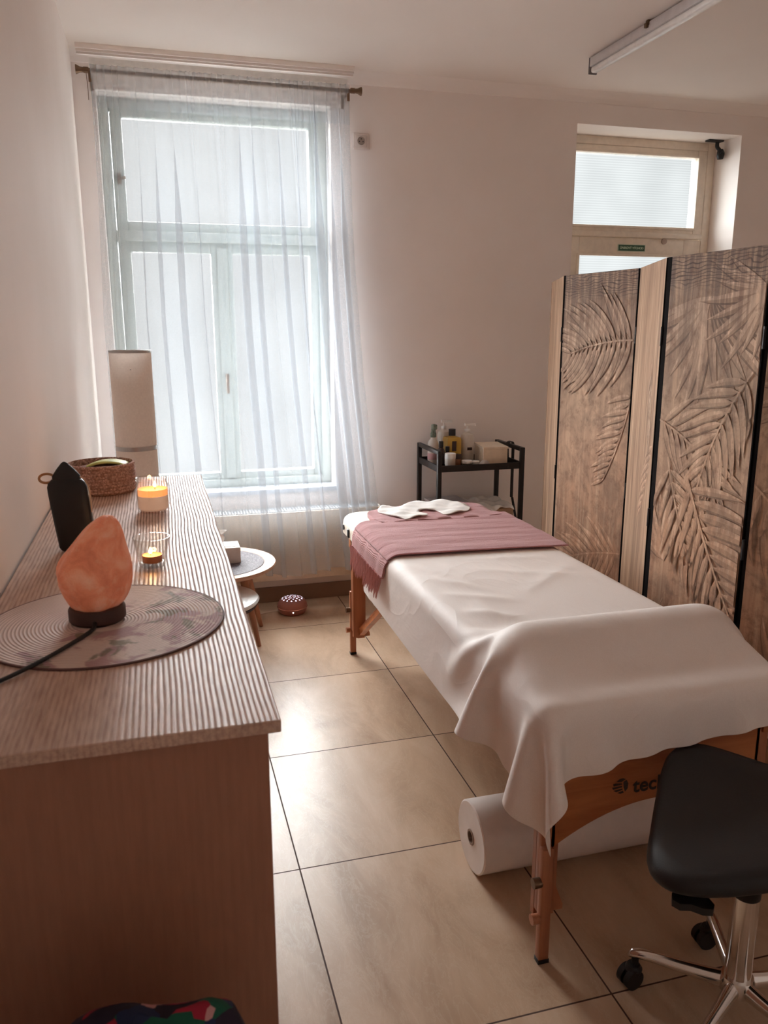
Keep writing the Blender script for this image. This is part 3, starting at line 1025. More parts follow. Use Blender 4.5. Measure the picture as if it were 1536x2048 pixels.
for a in (0, PI / 2):
    beam(bm, (lx - lr * math.cos(a), ly - lr * math.sin(a), 1.3), (lx + lr * math.cos(a), ly + lr * math.sin(a), 1.3), 0.004, 0.004)
obj('stem', bm, STEEL, fp)

# ------------------------------------------------------------------ side table with tissue box, white stool
sx_, sy_, sr_, sz_ = 0.196, 3.53, 0.274, 0.42
st = thing('side_table', 'round side table with a dark woven top and pale wooden rim', 'table', (sx_, sy_, 0))
bm = bm_new(); lathe(bm, [(0.001, sz_ - 0.02), (sr_ - 0.02, sz_ - 0.02), (sr_ - 0.004, sz_ - 0.012), (sr_, sz_ - 0.003), (sr_ - 0.003, sz_ + 0.004), (sr_ - 0.05, sz_ + 0.002), (sr_ - 0.052, sz_), (0.001, sz_)], (sx_, sy_, 0), 72); obj('rim', bm, OAK, st)
n = NT('woven_top')
v = n.coord()
vor = n.n('ShaderNodeTexVoronoi'); vor.inputs['Scale'].default_value = 95; n.l(n.coord((1, 2.2, 1), (0, 0, 0.5)), vor.inputs['Vector'])
n.color(n.ramp(vor.outputs['Distance'], [(0.1, S(146, 136, 140)), (0.5, S(76, 66, 74))])); n.inp(Roughness=0.6); n.bump(vor.outputs['Distance'], 0.7, 0.003)
bm = bm_new(); lathe(bm, [(0.001, sz_ + 0.0002), (sr_ - 0.053, sz_ + 0.0002), (sr_ - 0.055, sz_ + 0.003), (0.001, sz_ + 0.003)], (sx_, sy_, 0), 72); obj('woven_inlay', bm, n.m, st)
for fx, fy_ in ((0.424, 3.80), (0.383, 3.545), (0.0, 3.72), (-0.06, 3.46)):
    bm = bm_new()
    tx0, ty0 = sx_ + (fx - sx_) * 0.62, sy_ + (fy_ - sy_) * 0.62
    cyl(bm, (fx, fy_, 0), (tx0, ty0, sz_ - 0.018), 0.0105, 0.021, 20); obj('leg', bm, OAKLEG, st)

tb = thing('tissue_box', 'white tissue box on the round side table', 'tissue box', (0.225, 3.57, sz_ + 0.003))
T0 = sz_ + 0.003
bm = bm_new(); box(bm, 0.13, 0.312, 3.50, 3.62, T0, T0 + 0.072, 0.003); obj('carton', bm, plain('tissue_carton', S(206, 196, 188), 0.6), tb)
bm = bm_new(); box(bm, 0.15, 0.292, 3.525, 3.60, T0 + 0.072, T0 + 0.0735); obj('opening', bm, plain('tissue_film', S(228, 222, 216), 0.4), tb)
bm = bm_new()
rngs = []
for i in range(7):
    t = i / 6
    r = 0.018 + 0.026 * t
    rngs.append([Vector((0.212 + r * (1 + 0.25 * math.sin(3 * a + i)) * math.cos(a), 3.56 + 0.6 * r * (1 + 0.2 * math.cos(4 * a)) * math.sin(a), T0 + 0.0735 + 0.06 * t + 0.006 * t * math.sin(2 * a))) for a in [2 * PI * k / 24 for k in range(24)]])
skin_rings(bm, rngs, cap=False); o = obj('tissue', bm, PAPER, tb, angle=180); s = o.modifiers.new('thickness', 'SOLIDIFY'); s.thickness = 0.001

ws = thing('low_stool', 'low stool with a white seat and dark rim beside the dresser', 'stool', (0.155, 3.245, 0))
wx, wy, wz, wr = 0.162, 3.262, 0.325, 0.198
bm = bm_new(); lathe(bm, [(0.001, wz), (wr - 0.02, wz), (wr - 0.004, wz + 0.006), (wr, wz + 0.014), (wr - 0.006, wz + 0.022), (wr - 0.03, wz + 0.026), (0.001, wz + 0.028)], (wx, wy, 0), 64); obj('seat', bm, plain('stool_white', S(226, 228, 228), 0.3), ws)
bm = bm_new(); lathe(bm, [(0.001, wz - 0.026), (wr - 0.05, wz - 0.026), (wr - 0.012, wz - 0.012), (wr - 0.004, wz + 0.002), (0.001, wz + 0.002)], (wx, wy, 0), 64); obj('underside', bm, plain('stool_dark', S(52, 44, 50), 0.8), ws)
for k in range(3):
    a = 2 * PI * k / 3 + 2.4
    bm = bm_new(); cyl(bm, (wx + 0.13 * math.cos(a), wy + 0.13 * math.sin(a), 0), (wx + 0.09 * math.cos(a), wy + 0.09 * math.sin(a), wz - 0.02), 0.011, 0.014, 16); obj('leg', bm, BLACK, ws)

# ------------------------------------------------------------------ aroma diffuser on the floor
ax_, ay_ = 0.607, 3.955
af = thing('aroma_diffuser', 'round pink aroma diffuser with a pierced lit top on the floor', 'diffuser', (ax_, ay_, 0))
PINK = plain('rose_plastic', S(164, 104, 92), 0.4)
bm = bm_new(); lathe(bm, [(0.001, 0.0), (0.058, 0.0), (0.066, 0.005), (0.0745, 0.018), (0.077, 0.034), (0.001, 0.034)], (ax_, ay_, 0), 48); obj('base', bm, PINK, af)
bm = bm_new(); lathe(bm, [(0.0772, 0.034), (0.0785, 0.036), (0.0772, 0.038)], (ax_, ay_, 0), 48); obj('seam_ring', bm, plain('rose_gold', S(220, 160, 140), 0.25, 0.8), af)
bm = bm_new(); lathe(bm, [(0.001, 0.038), (0.077, 0.038), (0.0755, 0.052), (0.069, 0.066), (0.056, 0.077), (0.038, 0.083), (0.012, 0.084), (0.001, 0.084)], (ax_, ay_, 0), 48); obj('cover', bm, PINK, af)
bm = bm_new()


def dome_z(r):
    return float(np.interp(r, [0, 0.012, 0.038, 0.056, 0.069, 0.0755], [0.084, 0.084, 0.083, 0.077, 0.066, 0.052])) + 0.0006


for ring, (r, n_, l, w_) in enumerate(((0.016, 6, 0.0065, 0.0036), (0.034, 10, 0.0068, 0.0042), (0.052, 14, 0.0062, 0.0046))):
    for k in range(n_):
        a = 2 * PI * (k + 0.5 * (ring % 2)) / n_
        pts = []
        for da, db in ((-l, 0), (0, -w_), (l, 0), (0, w_)):
            rr_ = r + da
            x = rr_ * math.cos(a) - db * math.sin(a); y = rr_ * math.sin(a) + db * math.cos(a)
            pts.append(bm.verts.new((ax_ + x, ay_ + y, dome_z(math.hypot(x, y)))))
        bm.faces.new(pts)
obj('lit_cutouts', bm, emit('diffuser_light', (0.88, 0.80, 1.0, 1), 0.8), af, smooth=False)
bm = bm_new(); cyl(bm, (ax_ - 0.008, ay_ - 0.072, 0.024), (ax_ - 0.008, ay_ - 0.0765, 0.0245), 0.004, n=14); obj('button', bm, emit('button_light', (1, 0.95, 0.9, 1), 0.9), af)
bm = bm_new(); tube(bm, smooth_path([(ax_ - 0.074, ay_ + 0.01, 0.014), (ax_ - 0.13, ay_ + 0.02, 0.006), (ax_ - 0.25, ay_ - 0.02, 0.003), (ax_ - 0.42, ay_ + 0.01, 0.003), (ax_ - 0.6, ay_ + 0.06, 0.003)], 6), 0.003, 8); obj('cord', bm, plain('cord_beige', S(206, 186, 170), 0.6), af)

# ------------------------------------------------------------------ massage table
TX0, TX1, TY0, TY1, TZ = 0.742, 1.400, 1.405, 3.40, 0.655
mtb = thing('massage_table', 'portable massage table with a cream pad and beech legs', 'massage table', (1.07, 2.4, 0))


def rounded_rect(x0, x1, y0, y1, r, n=8):
    out = []
    for cx, cy, a0 in ((x1 - r, y1 - r, 0), (x0 + r, y1 - r, PI / 2), (x0 + r, y0 + r, PI), (x1 - r, y0 + r, 1.5 * PI)):
        for k in range(n + 1):
            a = a0 + PI / 2 * k / n
            out.append((cx + r * math.cos(a), cy + r * math.sin(a)))
    return out


bm = bm_new()
rg = []
for ins, z in ((0.006, 0.572), (0.0, 0.578), (0.0, 0.612), (0.002, 0.628), (0.008, 0.642), (0.018, 0.651), (0.032, 0.655)):
    rg.append([Vector((x, y, z)) for x, y in rounded_rect(TX0 + ins, TX1 - ins, TY0 + ins, TY1 - ins, 0.085 - ins * 0.5)])
skin_rings(bm, rg); obj('pad', bm, CREAM, mtb)
bm = bm_new(); box(bm, TX0 - 0.006, TX0 + 0.004, 3.2, 3.225, 0.582, 0.618, 0.003); obj('strap_loop', bm, BLACKP, mtb)
bm = bm_new(); cyl(bm, (TX0 - 0.005, 3.305, 0.605), (TX0 + 0.003, 3.305, 0.605), 0.011); obj('headrest_socket', bm, BLACKP, mtb)
bm = bm_new()
box(bm, 0.775, 0.797, 1.445, 3.36, 0.50, 0.572, 0.003); box(bm, 1.345, 1.367, 1.445, 3.36, 0.50, 0.572, 0.003)
box(bm, 0.797, 1.345, 3.338, 3.36, 0.50, 0.572, 0.003); box(bm, 0.797, 1.345, 2.39, 2.412, 0.50, 0.572, 0.003)
obj('frame', bm, BEECHX, mtb)


def apron(y0, y1):
    b = bm_new()
    nA = 24
    top = [(0.80 + (1.342 - 0.80) * k / nA, 0.572) for k in range(nA + 1)]
    bot = []
    for k in range(nA + 1):
        t = k / nA
        bot.append((0.80 + (1.342 - 0.80) * t, 0.288 + 0.085 * (1 - (2 * t - 1) ** 2)))
    for side in (y0, y1):
        pass
    va = [[b.verts.new((x, y, z)) for x, z in top] for y in (y0, y1)]
    vb = [[b.verts.new((x, y, z)) for x, z in bot] for y in (y0, y1)]
    for k in range(nA):
        b.faces.new((va[0][k], va[0][k + 1], vb[0][k + 1], vb[0][k]))
        b.faces.new((va[1][k + 1], va[1][k], vb[1][k], vb[1][k + 1]))
        b.faces.new((va[0][k + 1], va[0][k], va[1][k], va[1][k + 1]))
        b.faces.new((vb[0][k], vb[0][k + 1], vb[1][k + 1], vb[1][k]))
    b.faces.new((va[0][0], vb[0][0], vb[1][0], va[1][0])); b.faces.new((va[0][-1], va[1][-1], vb[1][-1], vb[0][-1]))
    return b


APY = 1.452
obj('end_board', apron(APY, APY + 0.016), BEECHX, mtb)
obj('end_board', apron(3.30, 3.316), BEECHX, mtb)
INK = plain('dark_print', S(40, 30, 28), 0.5)
text('tech', 'lettering', 0.050, (1.046, APY - 0.0012, 0.412), (PI / 2, 0.0, 0), INK, mtb, 0.0004, 0.0009, 1.0)
# round emblem left of the lettering: a ball cut by pale lines
bm = bm_new()
ec = (0.970, 0.418); er = 0.0195


def flat(bm, poly):
    plate(bm, [(ec[0] + x * er, APY - 0.0002, ec[1] + z * er) for x, z in poly], 0.0008)


flat(bm, [(-0.62, 0.62), (-0.2, 0.95), (0.25, 1.0), (0.62, 0.82), (0.05, 0.52)])
flat(bm, [(0.75, 0.72), (1.0, 0.2), (0.95, -0.45), (0.62, -0.82), (0.40, -0.25), (0.32, 0.5)])
flat(bm, [(-1.05, 0.42), (-0.66, 0.46), (0.14, 0.34), (0.17, 0.16), (-0.95, 0.10)])
flat(bm, [(-1.15, -0.02), (0.18, 0.02), (0.22, -0.2), (-1.0, -0.32)])
flat(bm, [(-0.95, -0.46), (0.24, -0.34), (0.3, -0.52), (-0.55, -0.72)])
flat(bm, [(-0.42, -0.84), (0.34, -0.64), (0.48, -0.92), (0.0, -1.02)])
obj('emblem', bm, INK, mtb, smooth=False)


def table_leg(x, y, sx, sy):
    """upper board pair + sliding lower leg with two clamp knobs; sx: outside direction in x, sy: outside direction in y"""
    b = bm_new()
    xin = x - sx * 0.012
    # upper leg board, cut at an angle at its foot
    pts = [(x - sx * 0.004, 0.572), (x - sx * 0.070, 0.572), (x - sx * 0.060, 0.30), (x - sx * 0.060, 0.165), (x - sx * 0.080, 0.112), (x - sx * 0.080, 0.100), (x - sx * 0.056, 0.100), (x - sx * 0.056, 0.093), (x - sx * 0.026, 0.093), (x - sx * 0.004, 0.10)]
    y0 = y - sy * 0.024
    va = [b.verts.new((px, y0, pz)) for px, pz in pts]
    vb = [b.verts.new((px, y0 - sy * 0.016, pz)) for px, pz in pts]
    b.faces.new(va); b.faces.new(list(reversed(vb)))
    for k in range(len(pts)):
        b.faces.new((va[k], vb[k], vb[(k + 1) % len(pts)], va[(k + 1) % len(pts)]))
    box(b, min(x - sx * 0.004, x - sx * 0.040), max(x - sx * 0.004, x - sx * 0.040), min(y - sy * 0.024, y), max(y - sy * 0.024, y), 0.12, 0.572, 0.003)
    lg = obj('leg', b, BEECH, mtb)
    b = bm_new()
    box(b, min(x, x - sx * 0.026), max(x, x - sx * 0.026), y - 0.020 if sy < 0 else y - 0.0, (y - 0.0) if sy < 0 else y + 0.020, 0.010, 0.30, 0.002)
    lo = obj('lower_leg', b, BEECH, lg)
    b = bm_new(); box(b, min(x - sx * -0.001, x - sx * 0.027), max(x - sx * -0.001, x - sx * 0.027), y - 0.021 if sy < 0 else y - 0.001, (y + 0.001) if sy < 0 else y + 0.021, 0.0, 0.011, 0.001); obj('foot', b, BLACKP, lg)
    for z in (0.118, 0.213):
        b = bm_new(); cyl(b, (x - sx * 0.002, y - 0.010 if sy < 0 else y + 0.01, z), (x + sx * 0.018, y - 0.010 if sy < 0 else y + 0.01, z), 0.0115, 0.0125, 14); obj('knob', b, BRASS if z > 0.2 else BEECH, lg)
    for z in (0.16, 0.20, 0.24, 0.28):
        pass
    return lg


for x, sx in ((0.771, -1), (1.371, 1)):
    table_leg(x, 1.452, sx, -1)
    table_leg(x, 3.325, sx, 1)
for x in (0.812, 1.33):
    bm = bm_new(); beam(bm, (x, 3.29, 0.118), (x + (0.0 if x < 1 else 0.0), 2.86, 0.40), 0.02, 0.028, bev=0.003); obj('brace', bm, BEECHX, mtb)
    bm = bm_new(); box(bm, x - 0.012, x + 0.012, 2.83, 2.87, 0.37, 0.5, 0.002); obj('hinge', bm, BLACK, mtb)

# ------------------------------------------------------------------ cloth draping (position based, run once here)
def sd_table(P):
    """signed distance and outward normal of the padded table plus the round bolster under the sheet"""
    c = np.array([(TX0 + TX1) / 2, (TY0 + TY1) / 2, TZ - 0.15]); h = np.array([(TX1 - TX0) / 2, (TY1 - TY0) / 2, 0.15]); r = 0.035
    q = P - c
    a = np.abs(q) - (h - r)
    outside = np.maximum(a, 0)
    lo = np.linalg.norm(outside, axis=1)
    d1 = lo + np.minimum(a.max(1), 0) - r
    n1 = np.where(lo[:, None] > 1e-9, outside / np.maximum(lo, 1e-9)[:, None], 0)
    ins = lo <= 1e-9
    k = a.argmax(1)
    n1[ins] = 0
    n1[ins, k[ins]] = 1
    n1 *= np.sign(q + 1e-12)
    # bolster: capsule along x
    xc = np.clip(P[:, 0], 0.84, 1.32)
    w = P - np.stack([xc, np.full_like(xc, 1.675), np.full_like(xc, 0.645)], 1)
    lw = np.linalg.norm(w, axis=1)
    d2 = lw - 0.098
    n2 = w / np.maximum(lw, 1e-9)[:, None]
    use = d2 < d1
    return np.where(use, d2, d1), np.where(use[:, None], n2, n1)


def drape(P, pin, steps, K, thick=0.004, fric=0.5, dt=1 / 60, damp=0.985, seed=1):
    a, b, _ = P.shape
    D = {}
    cons = []
    idx = np.arange(a * b).reshape(a, b)

    def add(i0, i1, stiff):
        p = P.reshape(-1, 3)
        cons.append((i0.ravel(), i1.ravel(), np.linalg.norm(p[i0.ravel()] - p[i1.ravel()], axis=1), stiff))
    for par in (0, 1):
        add(idx[:, par:-1:2], idx[:, par + 1::2][:, :idx[:, par:-1:2].shape[1]], 1.0)
        add(idx[par:-1:2, :], idx[par + 1::2, :][:idx[par:-1:2, :].shape[0]], 1.0)
    for pi in (0, 1):
        A0 = idx[pi:-1:2, :-1]; B0 = idx[pi + 1::2, 1:][:A0.shape[0]]
        for pj in (0, 1):
            add(A0[:, pj::2], B0[:, pj::2], 0.8)
        A1 = idx[pi:-1:2, 1:]; B1 = idx[pi + 1::2, :-1][:A1.shape[0]]
        for pj in (0, 1):
            add(A1[:, pj::2], B1[:, pj::2], 0.8)
    for off in range(4):
        i0 = idx[:, off:-2:4]; add(i0, idx[:, off + 2::4][:, :i0.shape[1]], 0.5)
        i0 = idx[off:-2:4, :]; add(i0, idx[off + 2::4, :][:i0.shape[0]], 0.5)
    p = P.reshape(-1, 3).copy()
    v = np.zeros_like(p)
    w = np.ones(len(p)); w[pin.ravel()] = 0
    r = np.random.RandomState(seed)
    for s in range(steps):
        v *= damp
        v[:, 2] -= 9.8 * dt
        if s < 8:
            v += r.normal(0, 0.03, v.shape)
        v[w == 0] = 0
        q = p + v * dt
        for k in range(K):
            for i0, i1, L, st_ in cons:
                d = q[i1] - q[i0]
                l = np.linalg.norm(d, axis=1)
                ww = w[i0] + w[i1]
                g = np.where(ww > 0, (l - L) / np.maximum(l * ww, 1e-9), 0)[:, None] * d * st_
                q[i0] += g * w[i0][:, None]
                q[i1] -= g * w[i1][:, None]
            dd, nn = sd_table(q)
            pen = np.maximum(thick - dd, 0) * (w > 0)
            q += nn * pen[:, None]
            hit = pen > 0
            # friction: part of the sideways motion is lost
            mv = q[hit] - p[hit]
            mt_ = mv - (mv * nn[hit]).sum(1)[:, None] * nn[hit]
            q[hit] -= mt_ * (fric / K)
        v = (q - p) / dt
        sp = np.linalg.norm(v, axis=1)
        big = sp > 3
        v[big] *= (3 / sp[big])[:, None]
        p = q
    return p.reshape(a, b, 3)


n = NT('white_sheet')
v = n.coord()
f1 = n.noise(n.coord((1.0, 0.55, 1.0), (0, 0, 0.5)), 6.0, 4, 0.55, 0.6)
f2 = n.noise(v, 700, 2)
n.color(n.ramp(f2, [(0.3, S(238, 228, 222)), (0.7, S(246, 238, 233))]))
n.inp(Roughness=0.62, Specular_IOR_Level=0.35)
n.b.inputs['Sheen Weight'].default_value = 0.1
rd_ = n.noise(n.coord((1.0, 0.7, 1.0), (0, 0, 0.7), (2, 5, 1)), 3.2, 2, 0.5, 1.2)
crease = n.math('POWER', n.math('SUBTRACT', 1.0, n.math('MULTIPLY', n.math('ABSOLUTE', n.math('SUBTRACT', rd_, 0.5)), 2.0)), 9.0)
n.bump(n.math('ADD', n.math('MULTIPLY', f1, 0.8), n.math('MULTIPLY', crease, 0.16)), 0.28, 0.02)
SHEET = n.m

cs = 0.0205
xs = np.arange(TX0 - 0.215, TX1 + 0.21, cs)
ys = np.arange(1.285, 3.0, cs)
G = np.zeros((len(ys), len(xs), 3))
G[:, :, 0] = xs[None, :]
G[:, :, 1] = ys[:, None]
G[:, :, 2] = 0.775
# a slightly skewed lie on the table
G[:, :, 1] += 0.03 * ((xs - 1.07) / 0.4)[None, :]
G[:, :, 2] += 0.004 * np.sin(7 * G[:, :, 0] + 3 * G[:, :, 1]) + 0.003 * np.sin(-5 * G[:, :, 0] + 11 * G[:, :, 1])
pin = (G[:, :, 1] > 2.75) & (G[:, :, 0] > 0.80) & (G[:, :, 0] < 1.34)
G[:, :, 2] -= 0.113 * np.clip((G[:, :, 1] - 1.75) / 0.2, 0, 1)
D_ = drape(G, pin, 330, 4, fric=0.9, dt=1 / 150, damp=0.97)
# crisp creases pressed into the film on the table top
for (xa, ya), (xb, yb_), amp_, wd_ in (((0.775, 2.52), (0.90, 2.30), 0.009, 0.016), ((0.79, 2.36), (0.93, 2.20), 0.010, 0.017), ((0.80, 2.18), (0.97, 2.08), 0.009, 0.016),
                                      ((0.90, 2.46), (0.95, 2.26), 0.007, 0.016), ((0.98, 2.40), (1.30, 2.22), 0.006, 0.020), ((1.05, 2.14), (1.32, 2.36), 0.006, 0.020),
                                      ((0.80, 2.02), (0.93, 1.93), 0.012, 0.018), ((1.00, 2.52), (1.28, 2.47), 0.005, 0.018), ((0.86, 2.10), (0.86, 1.92), 0.008, 0.016)):
    ax2 = np.array([xb - xa, yb_ - ya]); L2 = (ax2 ** 2).sum()
    tt = np.clip(((D_[:, :, 0] - xa) * ax2[0] + (D_[:, :, 1] - ya) * ax2[1]) / L2, 0, 1)
    dd2 = (D_[:, :, 0] - xa - tt * ax2[0]) ** 2 + (D_[:, :, 1] - ya - tt * ax2[1]) ** 2
    up_ = np.where(D_[:, :, 2] > 0.648, 1.0, 0.0)
    D_[:, :, 2] += up_ * amp_ * np.exp(-np.sqrt(dd2) / wd_) * np.sin(PI * (0.12 + 0.76 * tt))
ob = obj('massage_sheet', grid_bm(D_), SHEET, origin=(1.07, 2.0, 0.40), angle=180)
s = ob.modifiers.new('thickness', 'SOLIDIFY'); s.thickness = 0.0012
mod_subsurf(ob, 2)
tag(ob, 'white disposable sheet draped over the massage table and hanging over its end', 'sheet')

# ------------------------------------------------------------------ mauve towel across the table
TOWEL = plain('mauve_towel', S(160, 104, 108), 0.95, vary=0.12, scale=500, bump=0.6)
n = NT('mauve_terry')
v = n.coord()
f = n.noise(v, 420, 3); wv = n.noise(n.coord((0.6, 2.6, 1), (0, 0, 0.25)), 9, 3, 0.5, 0.5)
n.color(n.ramp(f, [(0.3, S(164, 106, 110)), (0.7, S(192, 134, 134))]))
n.inp(Roughness=0.95); n.b.inputs['Sheen Weight'].default_value = 0.3
n.bump(n.math('ADD', n.math('MULTIPLY', f, 0.25), wv), 0.6, 0.012)
TOWEL = n.m
n = NT('mauve_border')
v = n.coord()
sep = n.n('ShaderNodeSeparateXYZ'); n.l(v, sep.inputs[0])
g = n.math('SINE', n.math('MULTIPLY', n.math('SUBTRACT', sep.outputs[2], sep.outputs[0]), 1500.0))
n.color(n.ramp(g, [(0.2, S(172, 120, 120)), (0.8, S(196, 146, 144))])); n.inp(Roughness=0.9); n.bump(g, 0.4, 0.002)
BORDER = n.m


def side_path(sv, z0=0.0):
    """distance sv from the left pad edge outward -> (x, z, nx, nz): over the rounded edge and down"""
    r = 0.05
    xe = TX0 + r
    if sv < 0:
        return xe - sv, TZ + z0, 0, 1
    arc = r * PI / 2
    if sv < arc:
        a = sv / r
        return xe - (r + z0) * math.sin(a), TZ - r + (r + z0) * math.cos(a), -math.sin(a), math.cos(a)
    return TX0 - z0 - 0.12 * (sv - arc), TZ - r - (sv - arc), -1, 0


def towel_grid(s0, s1, ns, y_front, y_back, ny, off, wr=0.0016, right_drop=0.0):
    Q = np.zeros((ns, ny, 3))
    for i in range(ns):
        sv = s0 + (s1 - s0) * i / (ns - 1)
        for j in range(ny):
            t = j / (ny - 1)
            y = y_front(sv) + (y_back(sv) - y_front(sv)) * t
            wob = wr * (math.sin(38 * y + 5 * sv + 2.0 * math.sin(6 * sv)) * 0.6 + 0.5 * math.sin(71 * y - 9 * sv))
            e = min(1, 8 * min(t, 1 - t) + 0.25)
            x, z, nx, nz = side_path(sv, off + wob * e + 0.001)
            Q[i, j] = (x, y, z)
    return Q


# sv runs from the right edge of the pad (negative) to the hanging left end (positive)
yf = lambda sv: float(np.interp(sv, [-0.70, -0.4, 0.0, 0.10, 0.2], [2.54, 2.575, 2.60, 2.625, 2.655]))
yb = lambda sv: float(np.interp(sv, [-0.70, -0.4, 0.0, 0.10, 0.2], [3.12, 3.13, 3.12, 3.09, 3.06]))
tw = thing('mauve_towel', 'mauve fringed towel laid across the massage table over the sheet', 'towel', (1.07, 2.85, TZ))
o = obj('towel_body', grid_bm(towel_grid(-0.625, 0.045, 60, yf, yb, 70, 0.012)), TOWEL, tw, angle=180); s = o.modifiers.new('thickness', 'SOLIDIFY'); s.thickness = 0.006; s.offset = 1; mod_subsurf(o, 1)
o = obj('border_band', grid_bm(towel_grid(0.045, 0.105, 12, yf, yb, 60, 0.013, 0.0015)), BORDER, tw, angle=180); s = o.modifiers.new('thickness', 'SOLIDIFY'); s.thickness = 0.006; s.offset = 1
bm = bm_new()
fr = random.Random(3)
nf = 36
for k in range(nf):
    t = (k + 0.5) / nf
    pts = []
    jit = fr.uniform(-0.006, 0.006)
    L = 0.085 + fr.uniform(-0.012, 0.012)
    for q in range(7):
        sv = 0.100 + L * q / 6
        y = yf(sv) + (yb(sv) - yf(sv)) * t + jit * q / 6
        x, z, nx, nz = side_path(sv, 0.018)
        pts.append((x + 0.0015 * math.sin(k * 2.1 + q), y, z))
    tube(bm, pts, [0.0034, 0.0038, 0.0036, 0.0034, 0.003, 0.0026, 0.001], 8)
obj('fringe', bm, plain('mauve_fringe', S(196, 142, 140), 0.95, vary=0.1, scale=300), tw)

# second folded towel under the face cover
yf2 = lambda sv: 3.105
tw2 = thing('folded_mauve_towel', 'small folded mauve towel under the white face cover', 'towel', (1.12, 3.22, TZ))


def blob_sheet(name, outline, z, thick, m, parent, wr=0.002, seed=1, n_in=14):
    """soft flat cloth of the given outline"""
    b = bm_new()
    cx = sum(p[0] for p in outline) / len(outline); cy = sum(p[1] for p in outline) / len(outline)
    vs = [b.verts.new((x, y, z)) for x, y in outline]
    f = b.faces.new(vs)
    bmesh.ops.triangulate(b, faces=[f])
    for _ in range(3):
        bmesh.ops.subdivide_edges(b, edges=b.edges[:], cuts=1, use_grid_fill=True)
    for q in b.verts:
        x, y = q.co.x, q.co.y
        q.co.z += wr * (math.sin(60 * x + 23 * y + seed) + math.sin(31 * y - 47 * x + 2 * seed) + 0.6 * math.sin(95 * y + 14 * x))
    o = obj(name, b, m, parent, angle=180)
    s = o.modifiers.new('thickness', 'SOLIDIFY'); s.thickness = thick; s.offset = 1
    return o


def unit_pts(pts, sub=6):
    c = smooth_path([(x, y, 0) for x, y in pts] + [(pts[0][0], pts[0][1], 0)], sub)
    return [(p.x, p.y) for p in c[:-1]]


blob_sheet('towel_body', unit_pts([(0.845, 3.07), (0.825, 3.17), (0.845, 3.27), (0.95, 3.335), (1.10, 3.345), (1.28, 3.345), (1.355, 3.30), (1.365, 3.18), (1.37, 3.07), (1.1, 3.06)]), TZ + 0.008, 0.012, TOWEL, tw2, 0.0012)
fc = blob_sheet('face_cover', unit_pts([(0.955, 3.085), (0.885, 3.20), (0.885, 3.27), (0.935, 3.335), (1.00, 3.30), (1.06, 3.37), (1.17, 3.385), (1.26, 3.37), (1.285, 3.29), (1.28, 3.19), (1.225, 3.145), (1.16, 3.115), (1.135, 3.125), (1.125, 3.20), (1.06, 3.215), (1.045, 3.17), (1.065, 3.125), (1.01, 3.10)], 4), TZ + 0.0245, 0.004, PAPER, None, 0.0022, 2)
tag(fc, 'crumpled white face cover with a cut-out at the head of the massage table', 'face cover')

# ------------------------------------------------------------------ roll of film lying under the table
rl = thing('paper_roll', 'thick roll of white couch film lying on the floor under the table', 'roll', (1.0, 1.90, 0))
FILM = plain('couch_film', S(232, 222, 216), 0.35, vary=0.03)
bm = bm_new()
RX0, RX1, RYc, RR = 0.745, 1.33, 1.795, 0.098
prof = [(0.022, 0.0), (0.05, 0.002), (0.094, 0.0), (RR, 0.003), (RR, RX1 - RX0 - 0.003), (0.094, RX1 - RX0), (0.022, RX1 - RX0)]
lathe(bm, prof + [(0.022, 0.0)], (0, 0, 0), 56, cap=False)
bm.transform(Matrix.Translation((RX0, RYc, RR)) @ Matrix.Rotation(PI / 2, 4, 'Y')); obj('film', bm, FILM, rl)
bm = bm_new()
lathe(bm, [(0.016, -0.002), (0.0215, -0.002), (0.0215, RX1 - RX0 + 0.002), (0.016, RX1 - RX0 + 0.002), (0.016, -0.002)], (0, 0, 0), 32, cap=False)
bm.transform(Matrix.Translation((RX0, RYc, RR)) @ Matrix.Rotation(PI / 2, 4, 'Y')); obj('core', bm, plain('cardboard_core', S(150, 124, 108), 0.8), rl)

# ------------------------------------------------------------------ saddle stool in the foreground
cx_, cy_ = 1.112, 1.19
ss = thing('saddle_stool', 'black saddle stool with a chrome five-star base on casters', 'stool', (cx_, cy_, 0))
outl = [(1.085, 1.420), (1.030, 1.385), (0.955, 1.30), (0.878, 1.205), (0.825, 1.135), (0.812, 1.085), (0.832, 1.04), (0.90, 1.005), (1.02, 0.985), (1.16, 0.985), (1.30, 1.01), (1.40, 1.06), (1.425, 1.12), (1.39, 1.18), (1.31, 1.27), (1.225, 1.345), (1.145, 1.41)]
ol = [Vector((p.x, p.y, 0)) for p in smooth_path([(x, y, 0) for x, y in outl] + [(outl[0][0], outl[0][1], 0)], 5)[:-1]]
cen = Vector((1.10, 1.17, 0))
bm = bm_new()
rg = []


def saddle(x, y):
    # the nose and the rear lip stand up, the flanks fall away to the sides
    return 0.018 * ((y - 1.16) / 0.26) ** 2 - 0.05 * ((x - 1.10) / 0.32) ** 2 * (1 if x > 1.1 else 0.35)


